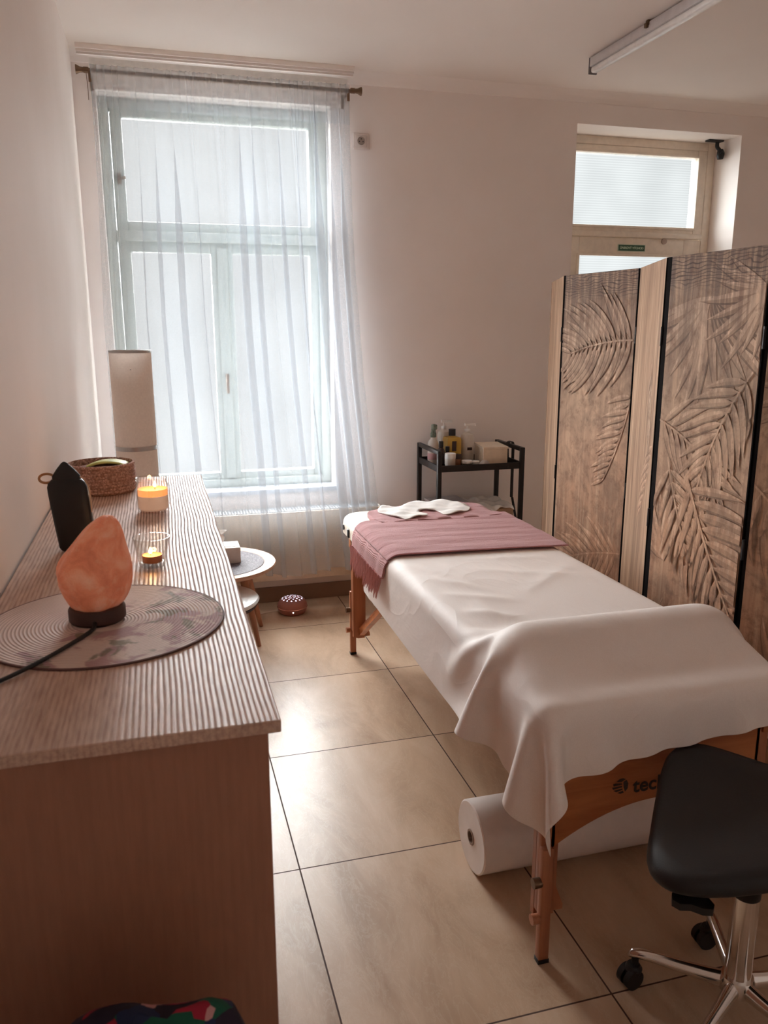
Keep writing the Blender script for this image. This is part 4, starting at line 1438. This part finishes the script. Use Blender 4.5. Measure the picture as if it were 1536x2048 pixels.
for sc, z in ((0.50, 0.474), (0.86, 0.470), (0.955, 0.473), (0.99, 0.480), (1.0, 0.489), (0.985, 0.502), (0.95, 0.512), (0.85, 0.516), (0.6, 0.512), (0.3, 0.508), (0.04, 0.506)):
    rg.append([Vector((cen.x + (p.x - cen.x) * sc, cen.y + (p.y - cen.y) * sc, z + saddle(cen.x + (p.x - cen.x) * sc, cen.y + (p.y - cen.y) * sc))) for p in ol])
skin_rings(bm, rg); o = obj('seat', bm, BLACKV, ss, angle=180)
bm = bm_new(); box(bm, cx_ - 0.09, cx_ + 0.09, cy_ - 0.07, cy_ + 0.07, 0.428, 0.474, 0.01)
cyl(bm, (cx_, cy_, 0.39), (cx_, cy_, 0.43), 0.03, 0.045); obj('mechanism', bm, BLACKP, ss)
bm = bm_new()
tube(bm, smooth_path([(cx_ - 0.06, cy_ - 0.03, 0.445), (0.975, 1.12, 0.436), (0.93, 1.10, 0.430), (0.90, 1.085, 0.427)], 6), 0.006)
prism(bm, [(x - 0.032, y + 0.022) for x, y in [(0.912, 1.078), (0.885, 1.070), (0.875, 1.055), (0.882, 1.040), (0.90, 1.034), (0.914, 1.018), (0.930, 1.012), (0.940, 1.022), (0.942, 1.045), (0.962, 1.072), (0.985, 1.102), (0.975, 1.112)]], 0.420, 0.434); obj('lever', bm, BLACKP, ss)
bm = bm_new(); cyl(bm, (cx_, cy_, 0.27), (cx_, cy_, 0.40), 0.0135); obj('piston', bm, CHROME, ss)
bm = bm_new(); lathe(bm, [(0.0265, 0.298), (0.0275, 0.300), (0.0275, 0.322), (0.024, 0.326), (0.014, 0.326)], (cx_, cy_, 0), 32); obj('collar', bm, BLACKP, ss)
bm = bm_new(); lathe(bm, [(0.001, 0.085), (0.027, 0.085), (0.027, 0.30), (0.001, 0.30)], (cx_, cy_, 0), 40); obj('column', bm, CHROME, ss)
bm = bm_new(); lathe(bm, [(0.001, 0.066), (0.030, 0.064), (0.036, 0.072), (0.036, 0.092), (0.032, 0.104), (0.001, 0.104)], (cx_, cy_, 0), 40); obj('hub', bm, CHROME, ss)
for k in range(5):
    a = math.radians(139) - k * 2 * PI / 5
    ca, sa = math.cos(a), math.sin(a)
    bm = bm_new()
    rgs = []
    for t, z, hw, hh in ((0.022, 0.085, 0.017, 0.020), (0.06, 0.083, 0.0155, 0.017), (0.12, 0.082, 0.013, 0.014), (0.17, 0.083, 0.0125, 0.0125), (0.200, 0.082, 0.0130, 0.0115), (0.216, 0.078, 0.0115, 0.010), (0.223, 0.073, 0.007, 0.006)):
        c = Vector((cx_ + ca * t, cy_ + sa * t, z))
        s_ = Vector((-sa, ca, 0))
        prof_ = []
        for q in range(14):
            b = 2 * PI * q / 14
            uu, ww = math.cos(b), math.sin(b)
            prof_.append(c + s_ * (hw * uu * (1 - 0.25 * max(0, ww))) + Vector((0, 0, hh * ww)))
        rgs.append(prof_)
    skin_rings(bm, rgs); lg = obj('leg', bm, CHROME, ss, angle=60)
    wcx, wcy = cx_ + ca * 0.208, cy_ + sa * 0.208
    bm = bm_new(); cyl(bm, (wcx, wcy, 0.05), (wcx, wcy, 0.073), 0.008)
    b = a + 0.9 + k
    dx, dy_ = math.cos(b), math.sin(b)
    for off in (-0.011, 0.011):
        c0 = (wcx + dx * 0.012 - dy_ * (off - 0.007), wcy + dy_ * 0.012 + dx * (off - 0.007), 0.0235)
        c1 = (wcx + dx * 0.012 - dy_ * (off + 0.007), wcy + dy_ * 0.012 + dx * (off + 0.007), 0.0235)
        cyl(bm, c0, c1, 0.0235, n=24)
    lathe(bm, [(0.001, 0.028), (0.018, 0.03), (0.02, 0.043), (0.014, 0.052), (0.001, 0.054)], (wcx + dx * 0.004, wcy + dy_ * 0.004, 0), 18); obj('caster', bm, BLACKP, lg)

# ------------------------------------------------------------------ folding screen
SH = 1.66
pts_s = [(1.845, 3.62), (1.665, 3.155), (1.725, 2.690), (1.552, 2.275), (1.575, 1.845), (1.74, 1.43)]


def make_print(name, light, mid, dark, gain=1.0):
    n = NT(name)
    tc = n.n('ShaderNodeTexCoord')
    sep = n.n('ShaderNodeSeparateXYZ'); n.l(tc.outputs['Object'], sep.inputs[0])
    v = n.coord((1.6, 1.6, 0.8))
    f = n.noise(v, 3.2, 6, 0.62, 0.5)
    gr = n.noise(n.coord((26, 26, 1.4)), 2.2, 4, 0.6, 0.5)
    blot = n.noise(n.coord((1, 1, 1), loc=(5, 2, 1)), 24, 4, 0.7)
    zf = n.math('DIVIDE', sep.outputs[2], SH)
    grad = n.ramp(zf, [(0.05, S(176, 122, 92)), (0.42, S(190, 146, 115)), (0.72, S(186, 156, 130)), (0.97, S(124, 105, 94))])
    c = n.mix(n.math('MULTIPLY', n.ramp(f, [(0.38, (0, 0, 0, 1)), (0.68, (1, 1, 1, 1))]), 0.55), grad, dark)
    c = n.mix(n.math('MULTIPLY', n.ramp(gr, [(0.45, (0, 0, 0, 1)), (0.72, (1, 1, 1, 1))]), 0.8), c, light)
    c = n.mix(n.math('MULTIPLY', n.ramp(blot, [(0.50, (0, 0, 0, 1)), (0.68, (1, 1, 1, 1))]), 0.5), c, S(112, 78, 60))
    grunge = n.noise(n.coord((1.3, 1.3, 0.9), loc=(9, 4, 2)), 6.5, 6, 0.72, 0.9)
    c = n.mix(n.math('MULTIPLY', n.ramp(grunge, [(0.46, (0, 0, 0, 1)), (0.62, (1, 1, 1, 1))]), 0.42), c, S(104, 82, 70))
    # fine printed board lines along the top
    ln = n.math('SINE', n.math('MULTIPLY', n.math('ADD', sep.outputs[2], n.math('MULTIPLY', n.noise(n.coord((3, 3, 6)), 3, 2), 0.05)), 620.0))
    band = n.math('MULTIPLY', n.ramp(zf, [(0.935, (0, 0, 0, 1)), (0.955, (1, 1, 1, 1))]), n.ramp(ln, [(0.55, (0, 0, 0, 1)), (0.8, (1, 1, 1, 1))]))
    c = n.mix(n.math('MULTIPLY', band, 0.7), c, S(70, 56, 50))
    if gain != 1.0:
        c = n.mix(1.0, c, (gain, gain, gain, 1), 'MULTIPLY')
    n.color(c); n.inp(Roughness=0.85)
    n.bump(n.noise(v, 180, 2), 0.2, 0.002)
    return n.m


def make_plank(name):
    n = NT(name)
    v = n.coord((22, 22, 1.0))
    f = n.noise(v, 1.6, 5, 0.6, 0.9)
    g = n.noise(n.coord((60, 60, 1.6)), 2.0, 3, 0.6, 0.5)
    c = n.ramp(f, [(0.28, S(122, 94, 76)), (0.5, S(168, 134, 108)), (0.72, S(204, 172, 142))])
    c = n.mix(n.math('MULTIPLY', n.ramp(g, [(0.55, (0, 0, 0, 1)), (0.65, (1, 1, 1, 1))]), 0.5), c, S(104, 78, 62))
    n.color(c); n.inp(Roughness=0.85)
    return n.m


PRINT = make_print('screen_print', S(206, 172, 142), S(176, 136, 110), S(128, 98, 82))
PLANK = make_plank('screen_plank_print')
LEAF_L = make_print('leaf_print_light', S(226, 196, 168), S(196, 160, 132), S(168, 134, 112), 1.14)
LEAF_M = make_print('leaf_print_mid', S(200, 166, 138), S(170, 132, 106), S(140, 108, 90), 1.0)
LEAF_D = make_print('leaf_print_dark', S(170, 132, 108), S(140, 104, 84), S(104, 78, 64), 0.70)
MATT = plain('matt_black_edge', S(24, 20, 20), 0.95, Specular_IOR_Level=0.1)
sn = thing('folding_screen', 'tall folding screen printed with palm leaves on brown wood', 'screen', (1.65, 2.5, 0))

# frond: (u, v) root in panel fractions, heading (deg, 0 = to the right, 90 = up), length, leaflet length, leaflet count, bend, spread, sides
FR = {
    1: [(0.99, 0.345, 190, 0.40, 0.17, 12, 8, 55, 'b'), (0.75, 0.12, 176, 0.34, 0.13, 10, 10, 55, 'b'),
        (1.02, 0.735, 258, 0.40, 0.135, 14, -10, 62, 'r'), (1.02, 0.845, 181, 0.40, 0.21, 14, 8, 62, 'b'), (1.0, 0.10, 205, 0.3, 0.12, 9, 8, 52, 'b')],
    2: [(1.0, 0.66, 250, 0.30, 0.12, 9, -8, 50, 'r'), (0.75, 0.80, 272, 0.25, 0.08, 7, 6, 30, 'b')],
    3: [(0.02, 0.70, 345, 0.34, 0.15, 10, -14, 52, 'b'), (0.95, 0.80, 232, 0.40, 0.16, 11, 12, 52, 'b'), (0.18, 0.63, 288, 0.40, 0.14, 10, 8, 50, 'b'),
        (0.40, 0.60, 298, 0.62, 0.24, 15, 6, 62, 'l'), (0.42, 0.60, 297, 0.60, 0.19, 15, 6, 48, 'r'), (0.75, 0.30, 262, 0.36, 0.14, 10, 6, 40, 'b'), (0.12, 0.16, 70, 0.26, 0.12, 8, 6, 40, 'b')],
    4: [(0.0, 0.62, 320, 0.5, 0.2, 12, -8, 55, 'b'), (0.3, 0.25, 60, 0.4, 0.2, 11, 6, 50, 'b'), (0.7, 0.95, 262, 0.35, 0.3, 12, 4, 36, 'b')],
    0: [],
}
# palm fans: (u, v) of the hub, first and last direction, leaflets, length
FAN = {
    3: [(0.50, 0.925, 196, 342, 15, 0.36), (1.02, 0.93, 150, 262, 10, 0.26), (0.22, 0.425, 84, 152, 7, 0.30), (0.62, 0.50, 100, 150, 5, 0.2)],
    4: [(0.5, 0.80, 190, 350, 13, 0.3)],
    1: [], 2: [], 0: [],
}
srng = random.Random(21)
for i in range(5):
    a, b = Vector((*pts_s[i], 0)), Vector((*pts_s[i + 1], 0))
    e = (b - a); wd = e.length; e.normalize()
    nrm = Vector((e.y, -e.x, 0))          # candidate normal; made to face the window side of the camera
    if nrm.dot(Vector((0, 0, 0)) - a) < 0:
        nrm = -nrm
    gap = 0.004
    A = a + e * gap; wd -= 2 * gap
    bm = bm_new()
    th = 0.021
    m = Matrix((e, nrm, Vector((0, 0, 1)))).transposed().to_4x4(); m.translation = A
    box(bm, 0, wd, -th, 0, 0.012, SH, 0.0, mi=2, mat=m)
    # printed faces, front and back
    def facequad(u0, u1, z0, z1, d, mi):
        q = [m @ Vector((u0, d, z0)), m @ Vector((u1, d, z0)), m @ Vector((u1, d, z1)), m @ Vector((u0, d, z1))]
        f = bm.faces.new([bm.verts.new(p) for p in q]); f.material_index = mi
    mi_face = 1 if i in (0, 2) else 0
    inl = {3: 0.021, 1: 0.008, 4: 0.010}.get(i, 0.005)
    facequad(inl, wd - 0.004, 0.016, SH - 0.0005, 0.0006, mi_face)
    facequad(0.004, wd - 0.004, 0.016, SH - 0.0005, -th - 0.0006, mi_face)
    lay = [0.0010]

    def clip_poly(P):
        def cut(P, f):
            out = []
            for k in range(len(P)):
                p, q = P[k], P[(k + 1) % len(P)]
                fp_, fq = f(p), f(q)
                if fp_ >= 0:
                    out.append(p)
                if (fp_ >= 0) != (fq >= 0):
                    t = fp_ / (fp_ - fq)
                    out.append((p[0] + (q[0] - p[0]) * t, p[1] + (q[1] - p[1]) * t))
            return out
        for f in (lambda p: p[0] - inl - 0.001, lambda p: wd - 0.006 - p[0], lambda p: p[1] - 0.02, lambda p: SH - 0.004 - p[1]):
            P = cut(P, f)
            if len(P) < 3:
                return []
        return P

    def shape(P, mi):
        P = clip_poly(P)
        if len(P) >= 3:
            lay[0] += 0.000012
            try:
                f = bm.faces.new([bm.verts.new(m @ Vector((x, lay[0], z))) for x, z in P]); f.material_index = mi
            except ValueError:
                pass

    def leaflet(x, z, la, ll, sd):
        # a slim bent lens: a pale half, a half a little darker, and the thin printed shadow along its lower rim
        wv_ = ll * 0.040 + 0.0035
        c1, c2, c3, c4 = [], [], [], []
        la2 = la
        qx, qz = x, z
        NS = 7
        bendl = srng.uniform(14, 34)
        for s_ in range(NS + 1):
            q = s_ / NS
            wdt = wv_ * math.sin(PI * (q ** 0.7)) ** 0.8 if 0 < q < 1 else 0.0
            px, pz = -math.sin(la2), math.cos(la2)
            if pz < 0:
                px, pz = -px, -pz
            c1.append((qx + px * wdt, qz + pz * wdt)); c2.append((qx, qz)); c3.append((qx - px * wdt, qz - pz * wdt))
            c4.append((qx - px * wdt * 1.45, qz - pz * wdt * 1.45))
            qx += ll / NS * math.cos(la2); qz += ll / NS * math.sin(la2)
            la2 += math.radians(-sd * bendl) / NS
        shape(c3 + c4[::-1][1:], 5)
        shape(c1 + c2[::-1][1:], 3)
        shape(c2 + c3[::-1][1:], 4)

    for (fu, fv, a0, a1, nf_, fl_) in FAN[i]:
        for k in range(nf_):
            an = math.radians(a0 + (a1 - a0) * k / (nf_ - 1) + srng.uniform(-3, 3))
            leaflet(fu * wd, fv * SH, an, fl_ * srng.uniform(0.75, 1.1), 0.4 if math.cos(an) < 0 else -0.4)

    for (fu, fv, hd_, L, LL, nl, bend, spread, sides) in FR[i]:
        x, z = fu * wd, fv * SH
        h = math.radians(hd_)
        st_ = L / nl
        spine = [(x, z)]
        for k in range(nl):
            t = (k + 1) / nl
            x += st_ * math.cos(h); z += st_ * math.sin(h)
            spine.append((x, z))
            h += math.radians(bend) / nl * 2
            ll = LL * (0.55 + 0.75 * math.sin(PI * min(1, 0.18 + 0.8 * t))) * srng.uniform(0.85, 1.1)
            for sd in ((1, -1) if sides == 'b' else ((1,) if sides == 'l' else (-1,))):
                la = h + sd * math.radians(spread * (1.15 - 0.55 * t) + srng.uniform(-5, 5))
                leaflet(x, z, la, ll, sd)
        for k in range(len(spine) - 1):
            (xa, za), (xb, zb) = spine[k], spine[k + 1]
            d = math.hypot(xb - xa, zb - za); ox, oz = -(zb - za) / d * 0.003, (xb - xa) / d * 0.003
            shape([(xa - ox, za - oz), (xb - ox, zb - oz), (xb + ox, zb + oz), (xa + ox, za + oz)], 3)
    obj_bm = bm
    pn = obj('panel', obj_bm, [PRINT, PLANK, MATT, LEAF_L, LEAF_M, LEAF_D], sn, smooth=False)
    if i < 4:
        for z in (0.25, 0.83, 1.42):
            bm = bm_new(); cyl(bm, (b.x, b.y, z - 0.03), (b.x, b.y, z + 0.03), 0.0045, n=12); obj('hinge', bm, BLACK, sn)

# ------------------------------------------------------------------ black trolley by the wall
CX0, CX1, CY0, CY1 = 1.345, 1.80, 3.78, 4.10
tz0, tz1 = 0.735, 0.768
tro = thing('trolley', 'black metal trolley with a tray top against the wall', 'trolley', (1.57, 3.94, 0))
b2 = 0.011
for x in (CX0, CX1):
    for y in (CY0, CY1):
        bm = bm_new(); box(bm, x - b2, x + b2, y - b2, y + b2, 0.05, 0.845, 0.002); lg = obj('post', bm, BLACK, tro)
        bm = bm_new(); cyl(bm, (x - 0.008, y, 0.025), (x + 0.008, y, 0.025), 0.025, n=24); box(bm, x - 0.006, x + 0.006, y - 0.006, y + 0.006, 0.025, 0.052); obj('caster', bm, BLACKP, lg)
for x in (CX0, CX1):
    bm = bm_new(); box(bm, x - b2, x + b2, CY0 + b2, CY1 - b2, 0.825, 0.845, 0.002); obj('handle', bm, BLACK, tro)


def tray(z0, z1, name):
    b = bm_new()
    box(b, CX0 + b2, CX1 - b2, CY0 - 0.004, CY0 + 0.004, z0, z1, 0.001)
    box(b, CX0 + b2, CX1 - b2, CY1 - 0.004, CY1 + 0.004, z0, z1, 0.001)
    box(b, CX0 - 0.006, CX0 + 0.003, CY0 + b2, CY1 - b2, z0, z1, 0.001)
    box(b, CX1 - 0.003, CX1 + 0.006, CY0 + b2, CY1 - b2, z0, z1, 0.001)
    box(b, CX0 + 0.003, CX1 - 0.003, CY0 + 0.004, CY1 - 0.004, z0, z0 + 0.004)
    return obj(name, b, BLACK, tro, smooth=False)


tray(tz0, tz1, 'top_tray')
tray(0.425, 0.455, 'shelf')
tray(0.12, 0.15, 'shelf')
SH0 = tz0 + 0.0042


def bottle(name, label, cat, x, y, z, prof, m, extra=(), n=32, sx=1.0, sy=1.0, group=None, body='bottle_body'):
    t = thing(name, label, cat, (x, y, z), group)
    b = bm_new(); lathe(b, prof, (x, y, z), n, sx=sx, sy=sy); obj(body, b, m, t)
    for nm, fn, mm in extra:
        b = bm_new(); fn(b); obj(nm, b, mm, t)
    return t


OILG = NT('yellow_oil'); OILG.inp(Roughness=0.15); OILG.color(OILG.ramp(OILG.noise(OILG.coord(), 6, 2), [(0.3, S(186, 148, 58)), (0.7, S(212, 178, 88))])); OILG = OILG.m
MILKY = plain('milky_plastic', S(226, 216, 204), 0.3, Transmission_Weight=0.25)
AMBER = plain('brown_glass', S(58, 36, 28), 0.15)
LBL = plain('label_white', S(226, 220, 214), 0.6)
LBLD = plain('label_dark', S(62, 44, 42), 0.6)
LBLP = plain('label_pink', S(206, 160, 164), 0.6)
GREENL = plain('leafy_label', S(112, 122, 108), 0.5, vary=0.4, scale=120)

# spray bottle, back left
x, y, z = 1.388, 4.00, SH0
bottle('spray_bottle', 'white spray bottle with a grey green head at the left end of the trolley', 'bottle', x, y, z,
       [(0.001, 0), (0.026, 0), (0.029, 0.004), (0.029, 0.105), (0.025, 0.125), (0.014, 0.138), (0.012, 0.15), (0.001, 0.15)], plain('spray_white', S(224, 218, 212), 0.35),
       [('trigger_head', lambda b: (lathe(b, [(0.014, 0.146), (0.016, 0.15), (0.015, 0.168), (0.011, 0.18), (0.012, 0.19), (0.001, 0.192)], (x, y, z), 20), box(b, x - 0.010, x + 0.013, y - 0.03, y + 0.012, z + 0.188, z + 0.216, 0.006), box(b, x - 0.003, x + 0.003, y - 0.032, y - 0.022, z + 0.150, z + 0.192, 0.002)), GREENL),
        ('label', lambda b: lathe(b, [(0.0293, 0.030), (0.0297, 0.031), (0.0297, 0.062), (0.0293, 0.063)], (x, y, z), 32, cap=False), LBLP)])


def small_bottle(x, y, z, h, r, label, capm=BLACKP, m=AMBER, lab=LBL, group='small brown bottles on the trolley'):
    return bottle('dropper_bottle', label, 'bottle', x, y, z, [(0.001, 0), (r * 0.92, 0), (r, 0.003), (r, h * 0.62), (r * 0.8, h * 0.70), (r * 0.5, h * 0.74), (r * 0.5, h * 0.78), (0.001, h * 0.78)], m,
                  [('cap', lambda b: lathe(b, [(0.001, h * 0.76), (r * 0.62, h * 0.76), (r * 0.62, h), (0.001, h)], (x, y, z), 20), capm),
                   ('label', lambda b: lathe(b, [(r + 0.0003, h * 0.14), (r + 0.0005, h * 0.15), (r + 0.0005, h * 0.5), (r + 0.0003, h * 0.51)], (x, y, z), 28, cap=False), lab)], 28, group=group)


small_bottle(1.402, 3.915, SH0, 0.135, 0.019, 'tall brown bottle with a black cap in front of the spray bottle', lab=LBLD)
small_bottle(1.441, 3.925, SH0, 0.105, 0.018, 'short brown bottle with a white label beside the yellow oil')

x1_, y1_ = 1.488, 3.985
bottle('oil_bottle', 'square bottle of yellow oil with a black cap on the trolley', 'bottle', x1_, y1_, SH0,
       [(0.001, 0), (0.050, 0), (0.054, 0.004), (0.054, 0.135), (0.049, 0.146), (0.019, 0.150), (0.017, 0.158), (0.001, 0.158)], OILG,
       [('cap', lambda b: lathe(b, [(0.001, 0.154), (0.0185, 0.154), (0.0185, 0.188), (0.001, 0.188)], (x1_, y1_, SH0), 24), BLACKP),
        ('label', lambda b: box(b, x1_ - 0.013, x1_ + 0.011, y1_ - 0.0395, y1_ - 0.0383, SH0 + 0.075, SH0 + 0.128), LBLD)], 4, 1.0, 1.0)
# turn the four-sided lathe so that a flat side faces the room
for ch in bpy.data.objects:
    if ch.parent and ch.parent.name == 'oil_bottle' and ch.name.startswith('bottle_body'):
        ch.rotation_euler[2] = PI / 4


def pump_bottle(x, y, z, label, h, r, m):
    return bottle('pump_bottle', label, 'bottle', x, y, z, [(0.001, 0), (r * 0.93, 0), (r, 0.004), (r, h * 0.66), (r * 0.86, h * 0.74), (r * 0.4, h * 0.79), (r * 0.36, h * 0.83), (0.001, h * 0.83)], m,
                  [('pump', lambda b: (lathe(b, [(0.001, h * 0.82), (r * 0.42, h * 0.82), (r * 0.42, h * 0.87), (0.005, h * 0.88), (0.005, h * 0.97), (0.001, h * 0.97)], (x, y, z), 18), beam(b, (x - 0.014, y, z + h * 0.985), (x + 0.042, y - 0.008, z + h * 0.985), 0.016, 0.010, bev=0.003)), WHITE),
                   ('label', lambda b: box(b, x - 0.012, x + 0.014, y - r - 0.0012, y - r + 0.004, z + h * 0.36, z + h * 0.43), LBLD)], 32, group='pump bottles on the trolley')


pump_bottle(1.468, 4.0585, SH0, 'tall clear pump bottle behind the yellow oil bottle', 0.225, 0.034, MILKY)
pump_bottle(1.574, 3.985, SH0, 'milky white pump bottle between the yellow oil and the paper box', 0.212, 0.037, MILKY)


def jar(x, y, h, r, label, bodym, lidm):
    return bottle('cosmetic_jar', label, 'jar', x, y, SH0, [(0.001, 0), (r * 0.95, 0), (r, 0.002), (r, h * 0.68), (0.001, h * 0.68)], bodym,
                  [('lid', lambda b: lathe(b, [(0.001, h * 0.66), (r * 1.04, h * 0.66), (r * 1.06, h * 0.72), (r * 1.06, h * 0.97), (r * 0.98, h), (0.001, h)], (x, y, SH0), 28), lidm)], 28, group='small jars on the trolley', body='jar_body')


jar(1.428, 3.845, 0.082, 0.027, 'cream cylinder jar with a white lid at the front left of the trolley', MILKY, WHITE)
jar(1.478, 3.865, 0.072, 0.017, 'narrow amber jar beside the cream cylinder jar', plain('amber_jar', S(150, 104, 76), 0.3), LBLD)
jar(1.515, 3.83, 0.044, 0.026, 'low dark jar with a white lid at the tray front', plain('dark_jar', S(84, 84, 70), 0.3), WHITE)
jar(1.566, 3.842, 0.036, 0.019, 'tiny white jar right of the low dark jar', plain('pale_jar', S(210, 204, 198), 0.4), WHITE)

# paper box, white cup, strap
pb = thing('paper_box', 'plain cream paper box at the right end of the trolley tray', 'box', (1.67, 3.93, SH0))
bm = bm_new()
prism(bm, [(1.612, 3.845), (1.742, 3.835), (1.765, 4.03), (1.640, 4.04)], SH0, SH0 + 0.094, bev=0.003); obj('carton', bm, plain('cream_paper', S(230, 212, 190), 0.7), pb)
bm = bm_new(); prism(bm, [(1.609, 3.842), (1.746, 3.831), (1.769, 4.033), (1.638, 4.043)], SH0 + 0.0945, SH0 + 0.104); obj('lid', bm, plain('cream_paper_lid', S(236, 220, 200), 0.7), pb)
wc = thing('mask_pouch', 'translucent white plastic wrap in front of the paper box', 'wrapper', (1.595, 3.80, SH0))
bm = bm_new()
rngs = []
for r_, z_ in ((0.030, 0.0), (0.026, 0.018), (0.018, 0.034), (0.008, 0.042), (0.001, 0.044)):
    rngs.append([Vector((1.606 + r_ * 1.2 * (1 + 0.15 * math.sin(3 * a)) * math.cos(a), 3.815 + 0.5 * r_ * math.sin(a), SH0 + z_)) for a in [2 * PI * k / 24 for k in range(24)]])
skin_rings(bm, rngs); obj('film', bm, plain('frosted_film', S(226, 220, 216), 0.3, Transmission_Weight=0.4), wc)
sp = thing('black_strap', 'black strap hung over the right handle of the trolley', 'strap', (CX1, 3.9, 0.5))
bm = bm_new()
pth = smooth_path([(CX1 + 0.0165, 3.93, 0.55), (CX1 + 0.0165, 3.93, 0.75), (CX1 + 0.0165, 3.93, 0.82), (CX1 + 0.012, 3.93, 0.852), (CX1 - 0.012, 3.93, 0.852), (CX1 - 0.0165, 3.93, 0.82), (CX1 - 0.0165, 3.925, 0.77)], 6)
rg = []
for i, p in enumerate(pth):
    d = (pth[min(i + 1, len(pth) - 1)] - pth[max(i - 1, 0)]).normalized()
    nn_ = d.cross(Vector((0, 1, 0))).normalized()
    rg.append([p + Vector((0, 0.014, 0)) + nn_ * 0.0025, p - Vector((0, 0.014, 0)) + nn_ * 0.0025, p - Vector((0, 0.014, 0)) - nn_ * 0.0025, p + Vector((0, 0.014, 0)) - nn_ * 0.0025])
skin_rings(bm, rg); obj('webbing', bm, BLACKP, sp)
bm = bm_new(); tube(bm, smooth_path([(CX1 + 0.017, 3.92, 0.55), (CX1 + 0.012, 3.86, 0.46), (CX1 + 0.0155, 3.83, 0.40), (CX1 + 0.016, 3.81, 0.33)], 6), 0.007, 8); obj('tail', bm, BLACKP, sp)

# lower shelf
gz = 0.4292
gb = thing('grey_box', 'grey cardboard box on the left of the trolley shelf', 'box', (1.45, 3.95, gz))
bm = bm_new(); prism(bm, [(1.37, 3.825), (1.555, 3.83), (1.55, 4.07), (1.365, 4.06)], gz, gz + 0.105, bev=0.003); obj('carton', bm, plain('grey_card', S(168, 158, 156), 0.7), gb)
bm = bm_new(); prism(bm, [(1.367, 3.822), (1.558, 3.827), (1.553, 4.073), (1.362, 4.063)], gz + 0.1055, gz + 0.118); obj('lid', bm, plain('grey_card_lid', S(178, 168, 166), 0.7), gb)
bm = bm_new(); prism(bm, [(1.405, 3.84), (1.50, 3.835), (1.515, 3.90), (1.42, 3.91)], gz + 0.1185, gz + 0.124); ob = obj('pink_card', bm, plain('card_pink', S(206, 156, 162), 0.6), None, origin=(1.46, 3.87, gz + 0.1185)); tag(ob, 'small pink card lying on the grey box lid', 'card')
cb = thing('carton_box', 'open beige carton on the right of the trolley shelf', 'box', (1.68, 3.95, gz))
bm = bm_new(); box(bm, 1.575, 1.785, 3.83, 4.07, gz, gz + 0.085, 0.002); obj('carton', bm, plain('beige_card', S(196, 166, 140), 0.75), cb)
pl_ = np.zeros((15, 19, 3))
for i in range(15):
    for j in range(19):
        a, b = i / 14, j / 18
        x = 1.565 + 0.215 * b + 0.006 * math.sin(9 * a)
        y = 3.80 + 0.27 * a
        zz = gz + 0.103 + 0.010 * math.sin(11 * b + 5 * a) * math.sin(8 * a + 2) + 0.006 * math.sin(23 * b)
        if a < 0.12:
            zz -= 0.010 * (0.12 - a) / 0.12
        pl_[i, j] = (x, y, zz)
ob = obj('plastic_wrap', grid_bm(pl_), plain('wrap_film', S(232, 224, 216), 0.25), origin=(1.68, 3.94, gz + 0.085), angle=180)
s = ob.modifiers.new('thickness', 'SOLIDIFY'); s.thickness = 0.004; mod_subsurf(ob, 1)
tag(ob, 'crumpled clear plastic wrap on top of the beige carton', 'plastic wrap')

# ------------------------------------------------------------------ patterned bag in the near left corner
n = NT('folk_pattern')
v = n.coord()
vor = n.n('ShaderNodeTexVoronoi'); vor.inputs['Scale'].default_value = 44; n.l(v, vor.inputs['Vector'])
wn = n.n('ShaderNodeTexWhiteNoise'); n.l(vor.outputs['Position'], wn.inputs['Vector'])
c = n.ramp(wn.outputs['Value'], [(0.0, S(34, 26, 46)), (0.46, S(34, 26, 46)), (0.47, S(150, 26, 50)), (0.66, S(150, 26, 50)), (0.67, S(18, 84, 66)), (0.84, S(18, 84, 66)), (0.85, S(190, 140, 140)), (0.90, S(32, 44, 78))], 'CONSTANT')
n.color(c); n.inp(Roughness=0.9); n.bump(vor.outputs['Distance'], 0.4, 0.004)
bg = thing('patterned_bag', 'dark fabric bag with a red and green pattern beside the dresser end', 'bag', (-0.055, 0.695, 0))
bm = bm_new()
rgs = []
for z, hx, hy, ox in ((0.0, 0.085, 0.06, 0), (0.01, 0.105, 0.075, 0), (0.25, 0.122, 0.095, 0), (0.55, 0.118, 0.095, 0.0), (0.64, 0.110, 0.088, 0.004), (0.70, 0.100, 0.078, 0.008), (0.735, 0.084, 0.06, 0.012), (0.755, 0.058, 0.036, 0.018), (0.76, 0.02, 0.01, 0.02)):
    rgs.append([Vector((p.x + 0.006 * math.sin(9 * z + 5 * k / 40), p.y, p.z + (0.010 * math.sin(k * 2 * PI / 40 * 3 + 1) if z > 0.6 else 0))) for k, p in enumerate(ssq(-0.066 + ox, 0.695, hx * 1.08, hy, z * 1.022, 40, 2.6))])
skin_rings(bm, rgs); o = obj('bag_body', bm, n.m, bg, angle=180)
bm = bm_new(); tube(bm, smooth_path([(-0.11, 0.69, 0.725), (-0.135, 0.68, 0.72), (-0.155, 0.66, 0.68), (-0.165, 0.65, 0.60)], 6), 0.012, 10); obj('strap', bm, plain('bag_strap', S(44, 34, 56), 0.85), bg)
